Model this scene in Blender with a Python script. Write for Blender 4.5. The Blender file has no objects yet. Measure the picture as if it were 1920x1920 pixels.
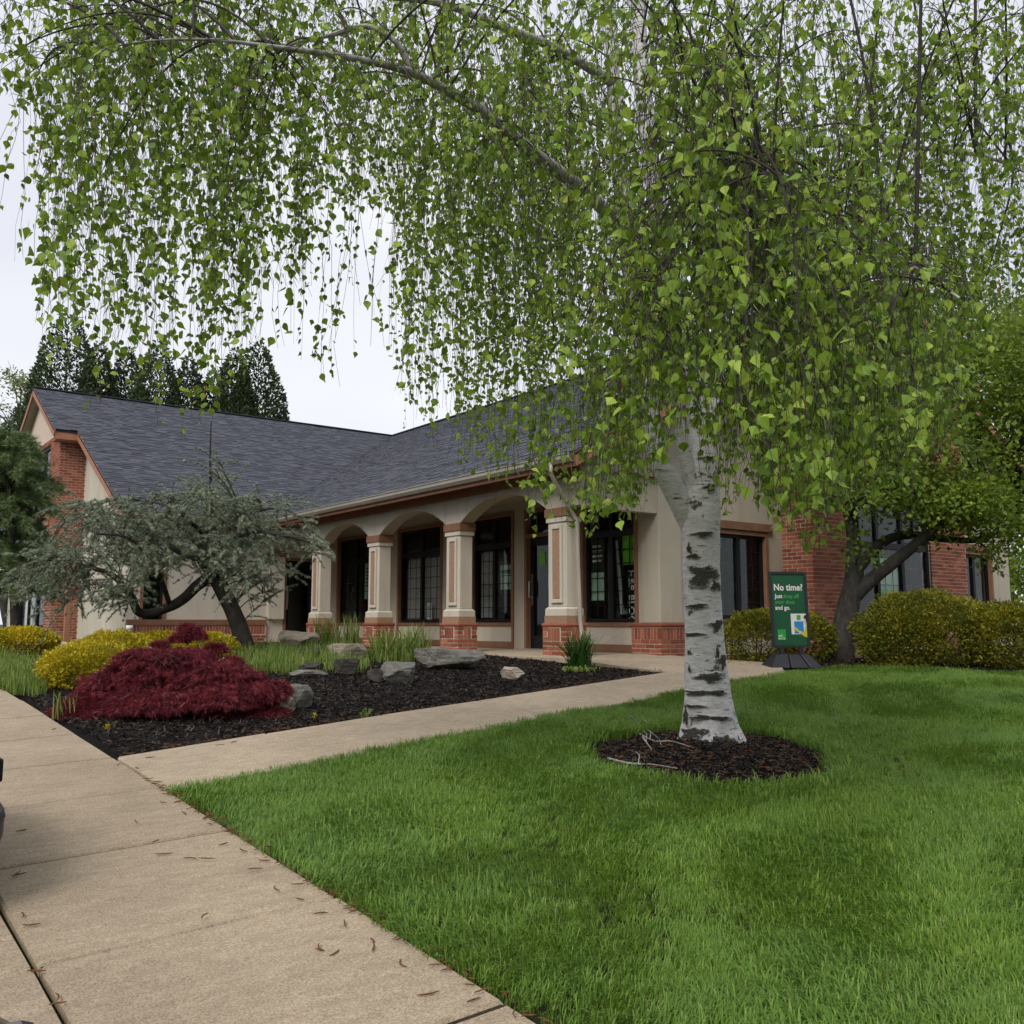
import bpy, math, random
import numpy as np
from mathutils import Vector, Matrix

random.seed(7)
rng = np.random.default_rng(11)
sc = bpy.context.scene
col = sc.collection

# ------------------------------------------------------------------ camera
FPX, OFF = 1772.0, 208.0
PITCH = math.atan(OFF / FPX)
AZ = math.radians(36.9)
EYE = np.array([0, 0, 1.35])
cam_d = bpy.data.cameras.new('camera')
cam_d.sensor_width = 36
cam_d.lens = FPX / 1920 * 36
cam_d.clip_start = 0.05
cam_d.clip_end = 1500
cam = bpy.data.objects.new('camera', cam_d)
cam.location = EYE
cam.rotation_euler = (math.pi / 2 + PITCH, 0, -AZ)
col.objects.link(cam)
sc.camera = cam

# ------------------------------------------------------------------ overcast sky
SUN_EL, SUN_AZ = math.radians(44), math.radians(-118)      # azimuth measured from +Y towards +X
world = bpy.data.worlds.new('World')
sc.world = world
world.use_nodes = True
wn = world.node_tree
wn.nodes.clear()
w_out = wn.nodes.new('ShaderNodeOutputWorld')
w_bg = wn.nodes.new('ShaderNodeBackground')
w_bg.inputs['Strength'].default_value = 0.1
w_sky = wn.nodes.new('ShaderNodeTexSky')
w_sky.sky_type = 'NISHITA'
w_sky.sun_disc = False
w_sky.sun_elevation = SUN_EL
w_sky.sun_rotation = SUN_AZ
w_tc = wn.nodes.new('ShaderNodeTexCoord')
w_map = wn.nodes.new('ShaderNodeMapping')
w_map.inputs['Scale'].default_value = (1.0, 1.0, 2.2)
w_noise = wn.nodes.new('ShaderNodeTexNoise')
w_noise.inputs['Scale'].default_value = 1.6
w_noise.inputs['Detail'].default_value = 5
w_ramp = wn.nodes.new('ShaderNodeValToRGB')
w_ramp.color_ramp.elements[0].position = 0.3
w_ramp.color_ramp.elements[0].color = (0.72, 0.735, 0.84, 1)
w_ramp.color_ramp.elements[1].position = 0.72
w_ramp.color_ramp.elements[1].color = (0.97, 0.975, 1.0, 1)
w_scale = wn.nodes.new('ShaderNodeVectorMath')
w_scale.operation = 'SCALE'
w_scale.inputs['Scale'].default_value = 7.0
w_mix = wn.nodes.new('ShaderNodeMix')
w_mix.data_type = 'RGBA'
w_mix.inputs['Factor'].default_value = 0.9
L = wn.links.new
L(w_tc.outputs['Generated'], w_map.inputs['Vector'])
L(w_map.outputs['Vector'], w_noise.inputs['Vector'])
L(w_noise.outputs['Fac'], w_ramp.inputs['Fac'])
L(w_ramp.outputs['Color'], w_scale.inputs[0])
L(w_sky.outputs['Color'], w_mix.inputs['A'])
L(w_scale.outputs['Vector'], w_mix.inputs['B'])
L(w_mix.outputs['Result'], w_bg.inputs['Color'])
L(w_bg.outputs['Background'], w_out.inputs['Surface'])

sun_d = bpy.data.lights.new('sun', 'SUN')
sun_d.energy = 1.5
sun_d.angle = math.radians(28)
sun_d.color = (1.0, 0.965, 0.91)
sun = bpy.data.objects.new('sun', sun_d)
_sd = Vector((math.sin(SUN_AZ) * math.cos(SUN_EL), math.cos(SUN_AZ) * math.cos(SUN_EL), math.sin(SUN_EL)))
sun.rotation_euler = _sd.to_track_quat('Z', 'Y').to_euler()
sun.location = (-20, -5, 30)
col.objects.link(sun)

sc.view_settings.view_transform = 'Standard'
sc.view_settings.look = 'None'
sc.view_settings.exposure = 0.6
sc.view_settings.gamma = 1.0
sc.view_settings.use_curve_mapping = False
sc.cycles.use_denoising = True
sc.cycles.max_bounces = 6
sc.cycles.diffuse_bounces = 3
sc.cycles.use_adaptive_sampling = True
sc.cycles.adaptive_threshold = 0.025
sc.cycles.transparent_max_bounces = 12

# ------------------------------------------------------------------ photo geometry helpers
F_ = np.array([math.sin(AZ), math.cos(AZ), 0.0])
R_ = np.array([math.cos(AZ), -math.sin(AZ), 0.0])
Z_ = np.array([0, 0, 1.0])
FW = F_ * math.cos(PITCH) + Z_ * math.sin(PITCH)
UP = -F_ * math.sin(PITCH) + Z_ * math.cos(PITCH)


def ray(u, v):
    return R_ * (u - 960) / FPX + UP * (960 - v) / FPX + FW


def dep(u, v, d):
    """world point seen at photo pixel (u, v) at horizontal depth d"""
    r = ray(u, v)
    return EYE + r * (d / (r @ F_))


def proj(P):
    Q = np.asarray(P, float) - EYE
    z = np.maximum(Q @ FW, 1e-3)
    return 960 + FPX * (Q @ R_) / z, 960 - FPX * (Q @ UP) / z, Q @ FW


def smin(a, b, k):
    h = np.clip(.5 + .5 * (b - a) / k, 0, 1)
    return b * (1 - h) + a * h - k * h * (1 - h)


def terr(x, y):
    q = .03 * np.asarray(x, float) + .05 * np.asarray(y, float)
    return -smin(-smin(q, .82, .25), .5, .25)


def bed(x, y):
    """planting bed: the rock garden is a low mound"""
    x = np.asarray(x, float)
    y = np.asarray(y, float)
    return terr(x, y) + .26 * np.exp(-((x - 5.8) ** 2 + (y - 14.2) ** 2) / 5.5) \
        + .012 * np.sin(3.1 * x + 1.3 * y) * np.sin(2.3 * y - x)


def hit(u, v, fn=terr):
    r = ray(u, v)
    t = np.arange(.5, 60, .01)
    P = EYE + t[:, None] * r
    i = int(np.argmax(P[:, 2] < fn(P[:, 0], P[:, 1])))
    return P[i]


def depth_of(P):
    return float((np.asarray(P)[:2]) @ F_[:2])


# ------------------------------------------------------------------ object helpers
WL = {}


def link(o, parent=None):
    col.objects.link(o)
    if parent is not None:
        o.parent = parent
        w = WL.get(parent.name, (0, 0, 0))
        o.matrix_parent_inverse = Matrix.Translation((-w[0], -w[1], -w[2]))
    return o


def tag(o, label=None, cat=None, group=None, kind=None):
    if label: o['label'] = label
    if cat: o['category'] = cat
    if group: o['group'] = group
    if kind: o['kind'] = kind
    return o


def thing(name, loc, label, cat, group=None):
    o = bpy.data.objects.new(name, None)
    o.empty_display_size = .2
    o.location = tuple(float(c) for c in loc)
    col.objects.link(o)
    WL[o.name] = tuple(float(c) for c in loc)
    return tag(o, label, cat, group)


def np_mesh(name, V, T, mat, tint=None, smooth=False):
    """fast mesh from arrays; T is (n,3) or (n,4)"""
    me = bpy.data.meshes.new(name)
    V = np.ascontiguousarray(V, dtype=np.float32)
    T = np.ascontiguousarray(T, dtype=np.int32)
    k = T.shape[1]
    me.vertices.add(len(V))
    me.vertices.foreach_set('co', V.ravel())
    me.loops.add(T.size)
    me.loops.foreach_set('vertex_index', T.ravel())
    me.polygons.add(len(T))
    me.polygons.foreach_set('loop_start', np.arange(0, T.size, k, dtype=np.int32))
    try:
        me.polygons.foreach_set('loop_total', np.full(len(T), k, dtype=np.int32))
    except Exception:
        pass
    me.polygons.foreach_set('use_smooth', np.full(len(T), bool(smooth)))
    if tint is not None:
        a = me.attributes.new('tint', 'FLOAT', 'POINT')
        a.data.foreach_set('value', np.ascontiguousarray(tint, dtype=np.float32))
    me.update(calc_edges=True)
    me.validate()
    me.materials.append(mat)
    return me


def np_obj(name, V, T, mat, parent=None, tint=None, smooth=False):
    o = bpy.data.objects.new(name, np_mesh(name, V, T, mat, tint, smooth))
    return link(o, parent)


class Frame:
    """wall frame: a along the wall to the viewer's right, n outwards, z up"""
    def __init__(s, o, u, n):
        s.o = np.array(o, float); s.u = np.array(u, float); s.n = np.array(n, float)

    def p(s, a, n, z):
        return s.o + s.u * a + s.n * n + Z_ * z


class MB:
    def __init__(s):
        s.v = []; s.f = []

    def poly(s, pts, faces):
        b = len(s.v)
        s.v += [tuple(float(c) for c in p) for p in pts]
        s.f += [tuple(i + b for i in f) for f in faces]
        return s

    def box(s, x0, x1, y0, y1, z0, z1, fr=None):
        P = [(x, y, z) for z in (z0, z1) for (x, y) in ((x0, y0), (x1, y0), (x1, y1), (x0, y1))]
        if fr: P = [fr.p(*q) for q in P]
        return s.poly(P, [(3, 2, 1, 0), (4, 5, 6, 7), (0, 1, 5, 4), (1, 2, 6, 5), (2, 3, 7, 6), (3, 0, 4, 7)])

    def prism(s, pts, off):
        n = len(pts)
        off = np.array(off, float)
        P = [np.array(p, float) for p in pts]
        return s.poly(P + [p + off for p in P],
                      [tuple(range(n))[::-1], tuple(range(n, 2 * n))] + [(i, (i + 1) % n, n + (i + 1) % n, n + i) for i in range(n)])

    def beam(s, a, b, w, h, up=(0, 0, 1)):
        a = np.array(a, float); b = np.array(b, float)
        d = (b - a) / np.linalg.norm(b - a)
        sd = np.cross(d, up); sd /= np.linalg.norm(sd)
        uu = np.cross(sd, d)
        P = [p + sd * sx * w / 2 + uu * sz * h / 2 for p in (a, b) for (sx, sz) in ((-1, -1), (1, -1), (1, 1), (-1, 1))]
        return s.poly(P, [(0, 1, 2, 3), (7, 6, 5, 4), (0, 4, 5, 1), (1, 5, 6, 2), (2, 6, 7, 3), (3, 7, 4, 0)])

    def tube(s, pts, rad, n=8, cap=True):
        V, T = tube_np(np.array(pts, float), np.array(rad, float), n)
        s.poly(V, [tuple(t) for t in T])
        if cap:
            m = len(pts)
            b = len(s.v) - len(V)
            s.f.append(tuple(b + i for i in range(n))[::-1])
            s.f.append(tuple(b + (m - 1) * n + i for i in range(n)))
        return s

    def lathe(s, c, prof, n=16, axis=(0, 0, 1)):
        ax = Vector(axis); q = Vector((0, 0, 1)).rotation_difference(ax).to_matrix()
        P = []
        for (r, h) in prof:
            for i in range(n):
                t = 2 * math.pi * i / n
                P.append(tuple(Vector(c) + q @ Vector((r * math.cos(t), r * math.sin(t), h))))
        m = len(prof)
        fs = [(j * n + i, j * n + (i + 1) % n, (j + 1) * n + (i + 1) % n, (j + 1) * n + i) for j in range(m - 1) for i in range(n)]
        fs += [tuple(range(n))[::-1], tuple((m - 1) * n + i for i in range(n))]
        return s.poly(P, fs)

    def build(s, name, mat, parent=None, smooth=False, bevel=0, loc=None):
        me = bpy.data.meshes.new(name)
        V = s.v
        if loc is not None:
            V = [(a - loc[0], b - loc[1], c - loc[2]) for a, b, c in V]
        me.from_pydata(V, [], s.f)
        me.update()
        if smooth:
            me.polygons.foreach_set('use_smooth', np.ones(len(me.polygons), dtype=bool))
        me.materials.append(mat)
        o = bpy.data.objects.new(name, me)
        if loc is not None: o.location = loc
        if bevel:
            md = o.modifiers.new('bevel', 'BEVEL'); md.width = bevel; md.segments = 2; md.limit_method = 'ANGLE'
        return link(o, parent)


def tube_np(P, r, n=6):
    m = len(P)
    d = np.gradient(P, axis=0)
    d /= np.linalg.norm(d, axis=1)[:, None] + 1e-9
    ref = np.array([1.0, .13, .05]) if abs(d[0] @ np.array([1, .13, .05])) < .8 else np.array([.1, 1.0, .07])
    s = np.cross(d, ref); s /= np.linalg.norm(s, axis=1)[:, None] + 1e-9
    t = np.cross(d, s)
    a = np.linspace(0, 2 * math.pi, n, endpoint=False)
    V = P[:, None, :] + r[:, None, None] * (np.cos(a)[None, :, None] * s[:, None, :] + np.sin(a)[None, :, None] * t[:, None, :])
    i = np.arange(m - 1)[:, None] * n; k = np.arange(n)[None, :]; k2 = (k + 1) % n
    T = np.stack([i + k, i + k2, i + n + k2, i + n + k], -1).reshape(-1, 4)
    return V.reshape(-1, 3), T


def tubes_np(P, r, n=3):
    """batch: P (S,m,3), r (S,m)"""
    S, m, _ = P.shape
    d = np.gradient(P, axis=1)
    d /= np.linalg.norm(d, axis=2)[..., None] + 1e-9
    ref = np.zeros_like(d); ref[..., 0] = .97; ref[..., 1] = .24
    s = np.cross(d, ref); s /= np.linalg.norm(s, axis=2)[..., None] + 1e-9
    t = np.cross(d, s)
    a = np.linspace(0, 2 * math.pi, n, endpoint=False)
    V = P[:, :, None, :] + r[:, :, None, None] * (np.cos(a)[None, None, :, None] * s[:, :, None, :] + np.sin(a)[None, None, :, None] * t[:, :, None, :])
    b = (np.arange(S) * m * n)[:, None, None]
    i = (np.arange(m - 1) * n)[None, :, None]; k = np.arange(n)[None, None, :]; k2 = (k + 1) % n
    T = np.stack([b + i + k, b + i + k2, b + i + n + k2, b + i + n + k], -1).reshape(-1, 4)
    return V.reshape(-1, 3), T


def unit(a):
    return a / (np.linalg.norm(a, axis=-1, keepdims=True) + 1e-9)


def leaves_np(pos, dirs, size, tmplV, tmplT, roll=None, width=1.0):
    """scatter a leaf template; returns V, T, tint-per-vertex"""
    N = len(pos)
    U = unit(np.asarray(dirs, float))
    rv = rng.normal(size=(N, 3)) if roll is None else roll
    W = unit(np.cross(U, rv)); V_ = np.cross(W, U)
    t = np.asarray(tmplV, float)
    sz = np.broadcast_to(np.asarray(size, float), (N,))[:, None, None]
    V = pos[:, None, :] + sz * (t[None, :, 0:1] * U[:, None, :] + width * t[None, :, 1:2] * V_[:, None, :] + t[None, :, 2:3] * W[:, None, :])
    k = len(t)
    T = (np.asarray(tmplT)[None] + (np.arange(N) * k)[:, None, None]).reshape(-1, len(tmplT[0]))
    tint = np.repeat(rng.random(N), k)
    return V.reshape(-1, 3), T, tint


def merge(parts):
    Vs, Ts, ts, b = [], [], [], 0
    for p in parts:
        Vs.append(p[0]); Ts.append(np.asarray(p[1]) + b); b += len(p[0])
        ts.append(p[2] if len(p) > 2 else np.full(len(p[0]), .5))
    return np.concatenate(Vs), np.concatenate(Ts), np.concatenate(ts)


BOX_T = np.array([(3, 2, 1, 0), (4, 5, 6, 7), (0, 1, 5, 4), (1, 2, 6, 5), (2, 3, 7, 6), (3, 0, 4, 7)])
BOX_V = np.array([(x, y, z) for z in (-1, 1) for (x, y) in ((-1, -1), (1, -1), (1, 1), (-1, 1))], float)


def boxes_np(items):
    """items: (center, half(3), axes(3x3 rows))"""
    C = np.array([i[0] for i in items]); H = np.array([i[1] for i in items]); A = np.array([i[2] for i in items])
    V = C[:, None, :] + np.einsum('kj,nj,njc->nkc', BOX_V, H, A)
    T = (BOX_T[None] + (np.arange(len(items)) * 8)[:, None, None]).reshape(-1, 4)
    return V.reshape(-1, 3), T, np.repeat(rng.random(len(items)), 8)


def vnoise(P, s, seed=0):
    """cheap smooth noise in 3D from sines, about -1..1"""
    P = np.asarray(P, float) * s + seed * 1.7
    x, y, z = P[..., 0], P[..., 1], P[..., 2]
    return (np.sin(x * 1.7 + 1.3 * np.sin(y * 1.1 + z)) + np.sin(y * 2.1 + 1.1 * np.sin(z * 1.3 + x * .7)) + np.sin(z * 1.9 + 1.7 * np.sin(x * .9 - y))) / 3


# ------------------------------------------------------------------ materials
class NT:
    def __init__(s, name):
        s.m = bpy.data.materials.new(name); s.m.use_nodes = True
        s.t = s.m.node_tree; s.t.nodes.clear()
        s.out = s.n('ShaderNodeOutputMaterial')

    def n(s, k, **kw):
        nd = s.t.nodes.new(k)
        for a, b in kw.items(): setattr(nd, a, b)
        return nd

    def l(s, a, b): s.t.links.new(a, b)

    def pos(s, scale=(1, 1, 1), obj=False):
        if obj:
            src = s.n('ShaderNodeTexCoord').outputs['Object']
        else:
            src = s.n('ShaderNodeNewGeometry').outputs['Position']
        mp = s.n('ShaderNodeMapping'); mp.inputs['Scale'].default_value = scale
        s.l(src, mp.inputs['Vector'])
        return mp.outputs['Vector']

    def noise(s, vec, scale, detail=4, rough=.55):
        nd = s.n('ShaderNodeTexNoise')
        nd.inputs['Scale'].default_value = scale; nd.inputs['Detail'].default_value = detail; nd.inputs['Roughness'].default_value = rough
        s.l(vec, nd.inputs['Vector'])
        return nd.outputs['Fac']

    def ramp(s, fac, stops):
        r = s.n('ShaderNodeValToRGB')
        e = r.color_ramp.elements
        while len(e) < len(stops): e.new(.5)
        for el, (p, c) in zip(e, stops):
            el.position = p
            el.color = (c, c, c, 1) if isinstance(c, (int, float)) else (*c, 1)
        s.l(fac, r.inputs['Fac'])
        return r.outputs['Color']

    def mix(s, fac, a, b, mode='MIX'):
        m = s.n('ShaderNodeMix', data_type='RGBA', blend_type=mode)
        for key, v in (('Factor', fac), ('A', a), ('B', b)):
            if isinstance(v, (int, float)): m.inputs[key].default_value = v
            elif isinstance(v, tuple): m.inputs[key].default_value = (*v, 1)
            else: s.l(v, m.inputs[key])
        return m.outputs['Result']

    def math(s, op, a, b=0.0):
        m = s.n('ShaderNodeMath', operation=op)
        for i, v in enumerate((a, b)):
            if isinstance(v, (int, float)): m.inputs[i].default_value = v
            else: s.l(v, m.inputs[i])
        return m.outputs[0]

    def bump(s, h, strength=.3, dist=.01):
        b = s.n('ShaderNodeBump'); b.inputs['Strength'].default_value = strength; b.inputs['Distance'].default_value = dist
        s.l(h, b.inputs['Height'])
        return b.outputs['Normal']

    def principled(s, colr, rough=.8, spec=.3, normal=None, metal=0.0):
        b = s.n('ShaderNodeBsdfPrincipled')
        if isinstance(colr, tuple): b.inputs['Base Color'].default_value = (*colr, 1)
        else: s.l(colr, b.inputs['Base Color'])
        if isinstance(rough, (int, float)): b.inputs['Roughness'].default_value = rough
        else: s.l(rough, b.inputs['Roughness'])
        b.inputs['Specular IOR Level'].default_value = spec
        b.inputs['Metallic'].default_value = metal
        if normal is not None: s.l(normal, b.inputs['Normal'])
        return b.outputs['BSDF']

    def done(s, sh):
        s.l(sh, s.out.inputs['Surface'])
        return s.m


def m_plain(name, c, rough=.6, spec=.3, var=.12, scale=6, metal=0.0, bump=0.0, bscale=80):
    t = NT(name)
    v = t.pos()
    f = t.noise(v, scale, 5)
    cc = t.ramp(f, [(.3, tuple(x * (1 - var) for x in c)), (.7, tuple(min(1, x * (1 + var)) for x in c))])
    nm = t.bump(t.noise(v, bscale, 3), bump, .004) if bump else None
    return t.done(t.principled(cc, rough, spec, nm, metal))


def m_leaf(name, c0, c1, c2, trans=.4, rough=.5, patch=0.0, patch_scale=1.5, spec=.35, rand='attr'):
    """foliage: per-leaf tint, some light through the leaf"""
    t = NT(name)
    if rand == 'attr':
        a = t.n('ShaderNodeAttribute', attribute_name='tint').outputs['Fac']
    else:
        a = t.n('ShaderNodeObjectInfo').outputs['Random']
    if patch:
        nz = t.noise(t.pos(), patch_scale, 3)
        a = t.math('ADD', t.math('MULTIPLY', a, 1 - patch), t.math('MULTIPLY', t.ramp(nz, [(.3, 0.0), (.7, 1.0)]), patch))
    c = t.ramp(a, [(.0, c0), (.5, c1), (1.0, c2)])
    p = t.principled(c, rough, spec)
    tr = t.n('ShaderNodeBsdfTranslucent')
    t.l(t.mix(.35, c, (.30, .42, .03), 'MIX') if trans > .3 else c, tr.inputs['Color'])
    mx = t.n('ShaderNodeMixShader'); mx.inputs[0].default_value = trans
    t.l(p, mx.inputs[1]); t.l(tr.outputs[0], mx.inputs[2])
    return t.done(mx.outputs[0])


def m_concrete(name, base=(.40, .318, .222)):
    t = NT(name)
    v = t.pos()
    big = t.noise(v, .9, 5)
    med = t.noise(t.pos((1, 3, 1)), 7, 6, .65)
    fine = t.noise(v, 120, 3, .8)
    vo = t.n('ShaderNodeTexVoronoi'); vo.inputs['Scale'].default_value = 170; t.l(v, vo.inputs['Vector'])
    c = t.ramp(big, [(.3, tuple(x * .82 for x in base)), (.7, tuple(x * 1.1 for x in base))])
    c = t.mix(.35, c, t.ramp(med, [(.35, .34), (.65, .66)]), 'OVERLAY')
    c = t.mix(.55, c, t.ramp(fine, [(.36, .16), (.62, .78)]), 'OVERLAY')
    c = t.mix(.3, c, t.ramp(vo.outputs['Distance'], [(.05, .8), (.45, .35)]), 'OVERLAY')
    st = t.noise(v, 2.6, 6, .7)
    c = t.mix(t.ramp(st, [(.55, 0.0), (.75, .45)]), c, tuple(x * .55 for x in base))
    return t.done(t.principled(c, .9, .2, t.bump(fine, .5, .004)))


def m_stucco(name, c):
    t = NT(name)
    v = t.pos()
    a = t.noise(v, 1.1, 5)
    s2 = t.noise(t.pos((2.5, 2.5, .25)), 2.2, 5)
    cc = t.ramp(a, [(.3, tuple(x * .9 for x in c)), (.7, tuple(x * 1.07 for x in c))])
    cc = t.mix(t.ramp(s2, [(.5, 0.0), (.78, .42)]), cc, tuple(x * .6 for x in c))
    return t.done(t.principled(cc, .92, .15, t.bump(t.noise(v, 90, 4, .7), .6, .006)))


def m_brick(name, obj_random):
    t = NT(name)
    v = t.pos()
    a = t.n('ShaderNodeObjectInfo').outputs['Random'] if obj_random else t.n('ShaderNodeAttribute', attribute_name='tint').outputs['Fac']
    c = t.ramp(a, [(0, (.20, .062, .038)), (.45, (.285, .092, .055)), (.8, (.34, .115, .066)), (1, (.40, .155, .095))])
    c = t.mix(.45, c, t.ramp(t.noise(v, 45, 5, .7), [(.35, .3), (.65, .7)]), 'OVERLAY')
    return t.done(t.principled(c, .85, .2, t.bump(t.noise(v, 120, 4), .5, .004)))


def m_shingle(name, obj_random):
    t = NT(name)
    v = t.pos()
    a = t.n('ShaderNodeObjectInfo').outputs['Random'] if obj_random else t.n('ShaderNodeAttribute', attribute_name='tint').outputs['Fac']
    c = t.ramp(a, [(0, (.038, .040, .052)), (.5, (.056, .059, .075)), (1, (.082, .085, .105))])
    c = t.mix(.5, c, t.ramp(t.noise(v, 160, 3, .8), [(.35, .3), (.65, .7)]), 'OVERLAY')
    return t.done(t.principled(c, .8, .35, t.bump(t.noise(v, 200, 2), .4, .003)))


def m_glass(name):
    t = NT(name)
    fr = t.n('ShaderNodeFresnel'); fr.inputs['IOR'].default_value = 1.5
    tr = t.n('ShaderNodeBsdfTransparent'); tr.inputs['Color'].default_value = (.90, .93, .93, 1)
    gl = t.n('ShaderNodeBsdfGlossy'); gl.inputs['Roughness'].default_value = .01
    gl.inputs['Color'].default_value = (.95, .97, 1, 1)
    mx = t.n('ShaderNodeMixShader')
    ge = t.n('ShaderNodeNewGeometry')
    front = t.math('SUBTRACT', 1.0, ge.outputs['Backfacing'])
    t.l(t.math('MULTIPLY', fr.outputs[0], front), mx.inputs[0]); t.l(tr.outputs[0], mx.inputs[1]); t.l(gl.outputs[0], mx.inputs[2])
    return t.done(mx.outputs[0])


def m_birch(name):
    t = NT(name)
    v = t.pos()
    big = t.noise(v, 4.5, 5, .65)
    lent = t.noise(t.pos((1, 1, 9)), 7, 4, .6)
    lent2 = t.noise(t.pos((1, 1, 6)), 26, 3, .6)
    c = t.ramp(t.noise(t.pos((1, 1, 4)), 9, 5, .7), [(.3, (.46, .44, .43)), (.55, (.64, .62, .61)), (.75, (.74, .73, .71))])
    c = t.mix(t.ramp(lent2, [(.60, 0.0), (.68, .6)]), c, (.16, .14, .13))
    c = t.mix(t.ramp(lent, [(.61, 0.0), (.66, .9)]), c, (.045, .04, .036))
    c = t.mix(t.ramp(big, [(.60, 0.0), (.64, .9)]), c, (.05, .047, .04))
    nz = t.math('ADD', t.noise(v, 30, 5, .7), t.math('MULTIPLY', lent, .8))
    return t.done(t.principled(c, .85, .2, t.bump(nz, .55, .012)))


def m_bark(name, c0, c1, sc_=8):
    t = NT(name)
    f = t.noise(t.pos((1, 1, .35)), sc_, 6, .7)
    c = t.ramp(f, [(.3, c0), (.7, c1)])
    return t.done(t.principled(c, .9, .15, t.bump(f, .8, .02)))


def m_rock(name, c0, c1, lichen):
    t = NT(name)
    v = t.pos()
    f = t.noise(v, 7, 7, .7)
    c = t.ramp(f, [(.28, c0), (.5, tuple((a + b) / 2 for a, b in zip(c0, c1))), (.75, c1)])
    c = t.mix(t.ramp(t.noise(t.pos((1, 1, 5)), 9, 5), [(.55, 0.0), (.7, .5)]), c, tuple(x * .45 for x in c0))
    c = t.mix(t.ramp(t.noise(v, 14, 5, .7), [(.56, 0.0), (.66, .6)]), c, lichen)
    return t.done(t.principled(c, .92, .15, t.bump(t.noise(v, 22, 7, .75), .9, .03)))


def m_soil(name, c0, c1, sc_=40):
    t = NT(name)
    v = t.pos()
    f = t.noise(v, sc_, 6, .75)
    c = t.ramp(f, [(.3, c0), (.7, c1)])
    return t.done(t.principled(c, .95, .1, t.bump(f, 1.0, .03)))


M = {}
M['concrete'] = m_concrete('concrete')
M['concrete_path'] = m_concrete('path_concrete', (.46, .37, .262))
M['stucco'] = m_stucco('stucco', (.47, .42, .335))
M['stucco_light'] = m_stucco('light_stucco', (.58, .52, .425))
M['brown'] = m_plain('brown_trim', (.23, .118, .068), .7, .2, .12, 5)
M['rust'] = m_plain('rust_fascia', (.36, .165, .095), .6, .25, .1, 3)
M['inset'] = m_plain('panel_inset', (.34, .205, .13), .85, .2, .12, 20, bump=.4)
M['black'] = m_plain('black_frame', (.010, .010, .012), .5, .2, .2)
M['gutter'] = m_plain('gutter_paint', (.40, .365, .30), .45, .4, .08, 2)
M['soffit'] = m_plain('soffit', (.33, .29, .23), .8, .2, .06, 2)
M['brick'] = m_brick('brick', False)
M['brick_o'] = m_brick('brick_single', True)
M['mortar'] = m_plain('mortar', (.62, .50, .40), .95, .1, .2, 30, bump=.4)
M['shingle'] = m_shingle('shingle', False)
M['shingle_o'] = m_shingle('shingle_single', True)
M['deck'] = m_plain('roof_deck', (.03, .03, .035), .9, .1)
M['glass'] = m_glass('glass')
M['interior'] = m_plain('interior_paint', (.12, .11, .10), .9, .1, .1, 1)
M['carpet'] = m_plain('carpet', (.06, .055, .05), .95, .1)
M['blind'] = m_plain('blind', (.40, .37, .34), .8, .1, .15, 14)
M['paper'] = m_plain('paper', (.72, .74, .70), .7, .2, .04)
M['mint'] = m_plain('mint_paper', (.50, .68, .50), .7, .2, .05)
M['lime'] = m_plain('lime_sign', (.20, .52, .05), .6, .3, .05)
M['ink'] = m_plain('ink', (.03, .05, .035), .7, .2)
M['white'] = m_plain('white_paint', (.74, .73, .70), .5, .4, .05)
M['metal'] = m_plain('steel', (.55, .55, .55), .3, .5, .05, 5, metal=1.0)
M['birch'] = m_birch('birch_bark')
M['twig'] = m_plain('twig', (.052, .043, .038), .8, .2, .3, 20)
M['limb'] = m_bark('limb_bark', (.17, .155, .14), (.52, .50, .47), 14)
M['birch_leaf'] = m_leaf('birch_leaf', (.09, .165, .02), (.21, .335, .036), (.40, .52, .075), .36)
M['birch_leaf_o'] = m_leaf('birch_leaf_single', (.18, .30, .034), (.30, .45, .05), (.46, .58, .095), .36, rand='obj')
M['catkin'] = m_plain('catkin', (.15, .07, .034), .85, .1, .35, 60)
M['soil'] = m_soil('soil', (.02, .022, .010), (.05, .055, .022), 50)
M['mulch'] = m_soil('mulch', (.006, .0055, .006), (.024, .019, .017), 60)
M['asphalt'] = m_soil('asphalt', (.035, .035, .036), (.075, .074, .072), 160)
M['cedar_bark'] = m_bark('cedar_bark', (.018, .015, .013), (.06, .052, .045), 18)
M['grey_bark'] = m_bark('grey_bark', (.03, .027, .024), (.095, .085, .075), 16)
M['rock_grey'] = m_rock('grey_rock', (.10, .095, .085), (.30, .28, .25), (.22, .25, .17))
M['rock_tan'] = m_rock('tan_rock', (.19, .155, .115), (.42, .36, .28), (.33, .32, .26))
M['rock_dark'] = m_rock('dark_rock', (.035, .03, .028), (.12, .11, .095), (.10, .12, .06))
M['rock_pale'] = m_rock('pale_rock', (.42, .32, .24), (.66, .58, .49), (.6, .52, .42))


# ================================================================== ground
def grid_sheet(name, xs, ys, zf, mat, keep=None, kind='structure', parent=None):
    X, Y = np.meshgrid(xs, ys)
    V = np.stack([X, Y, zf(X, Y)], -1).reshape(-1, 3)
    nx, ny = len(xs), len(ys)
    i = (np.arange(ny - 1)[:, None] * nx + np.arange(nx - 1)[None, :])
    T = np.stack([i, i + 1, i + nx + 1, i + nx], -1).reshape(-1, 4)
    if keep is not None:
        c = V[T].mean(1)
        T = T[keep(c[:, 0], c[:, 1])]
    o = np_obj(name, V, T, mat, parent, smooth=True)
    if kind: o['kind'] = kind
    return o


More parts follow.
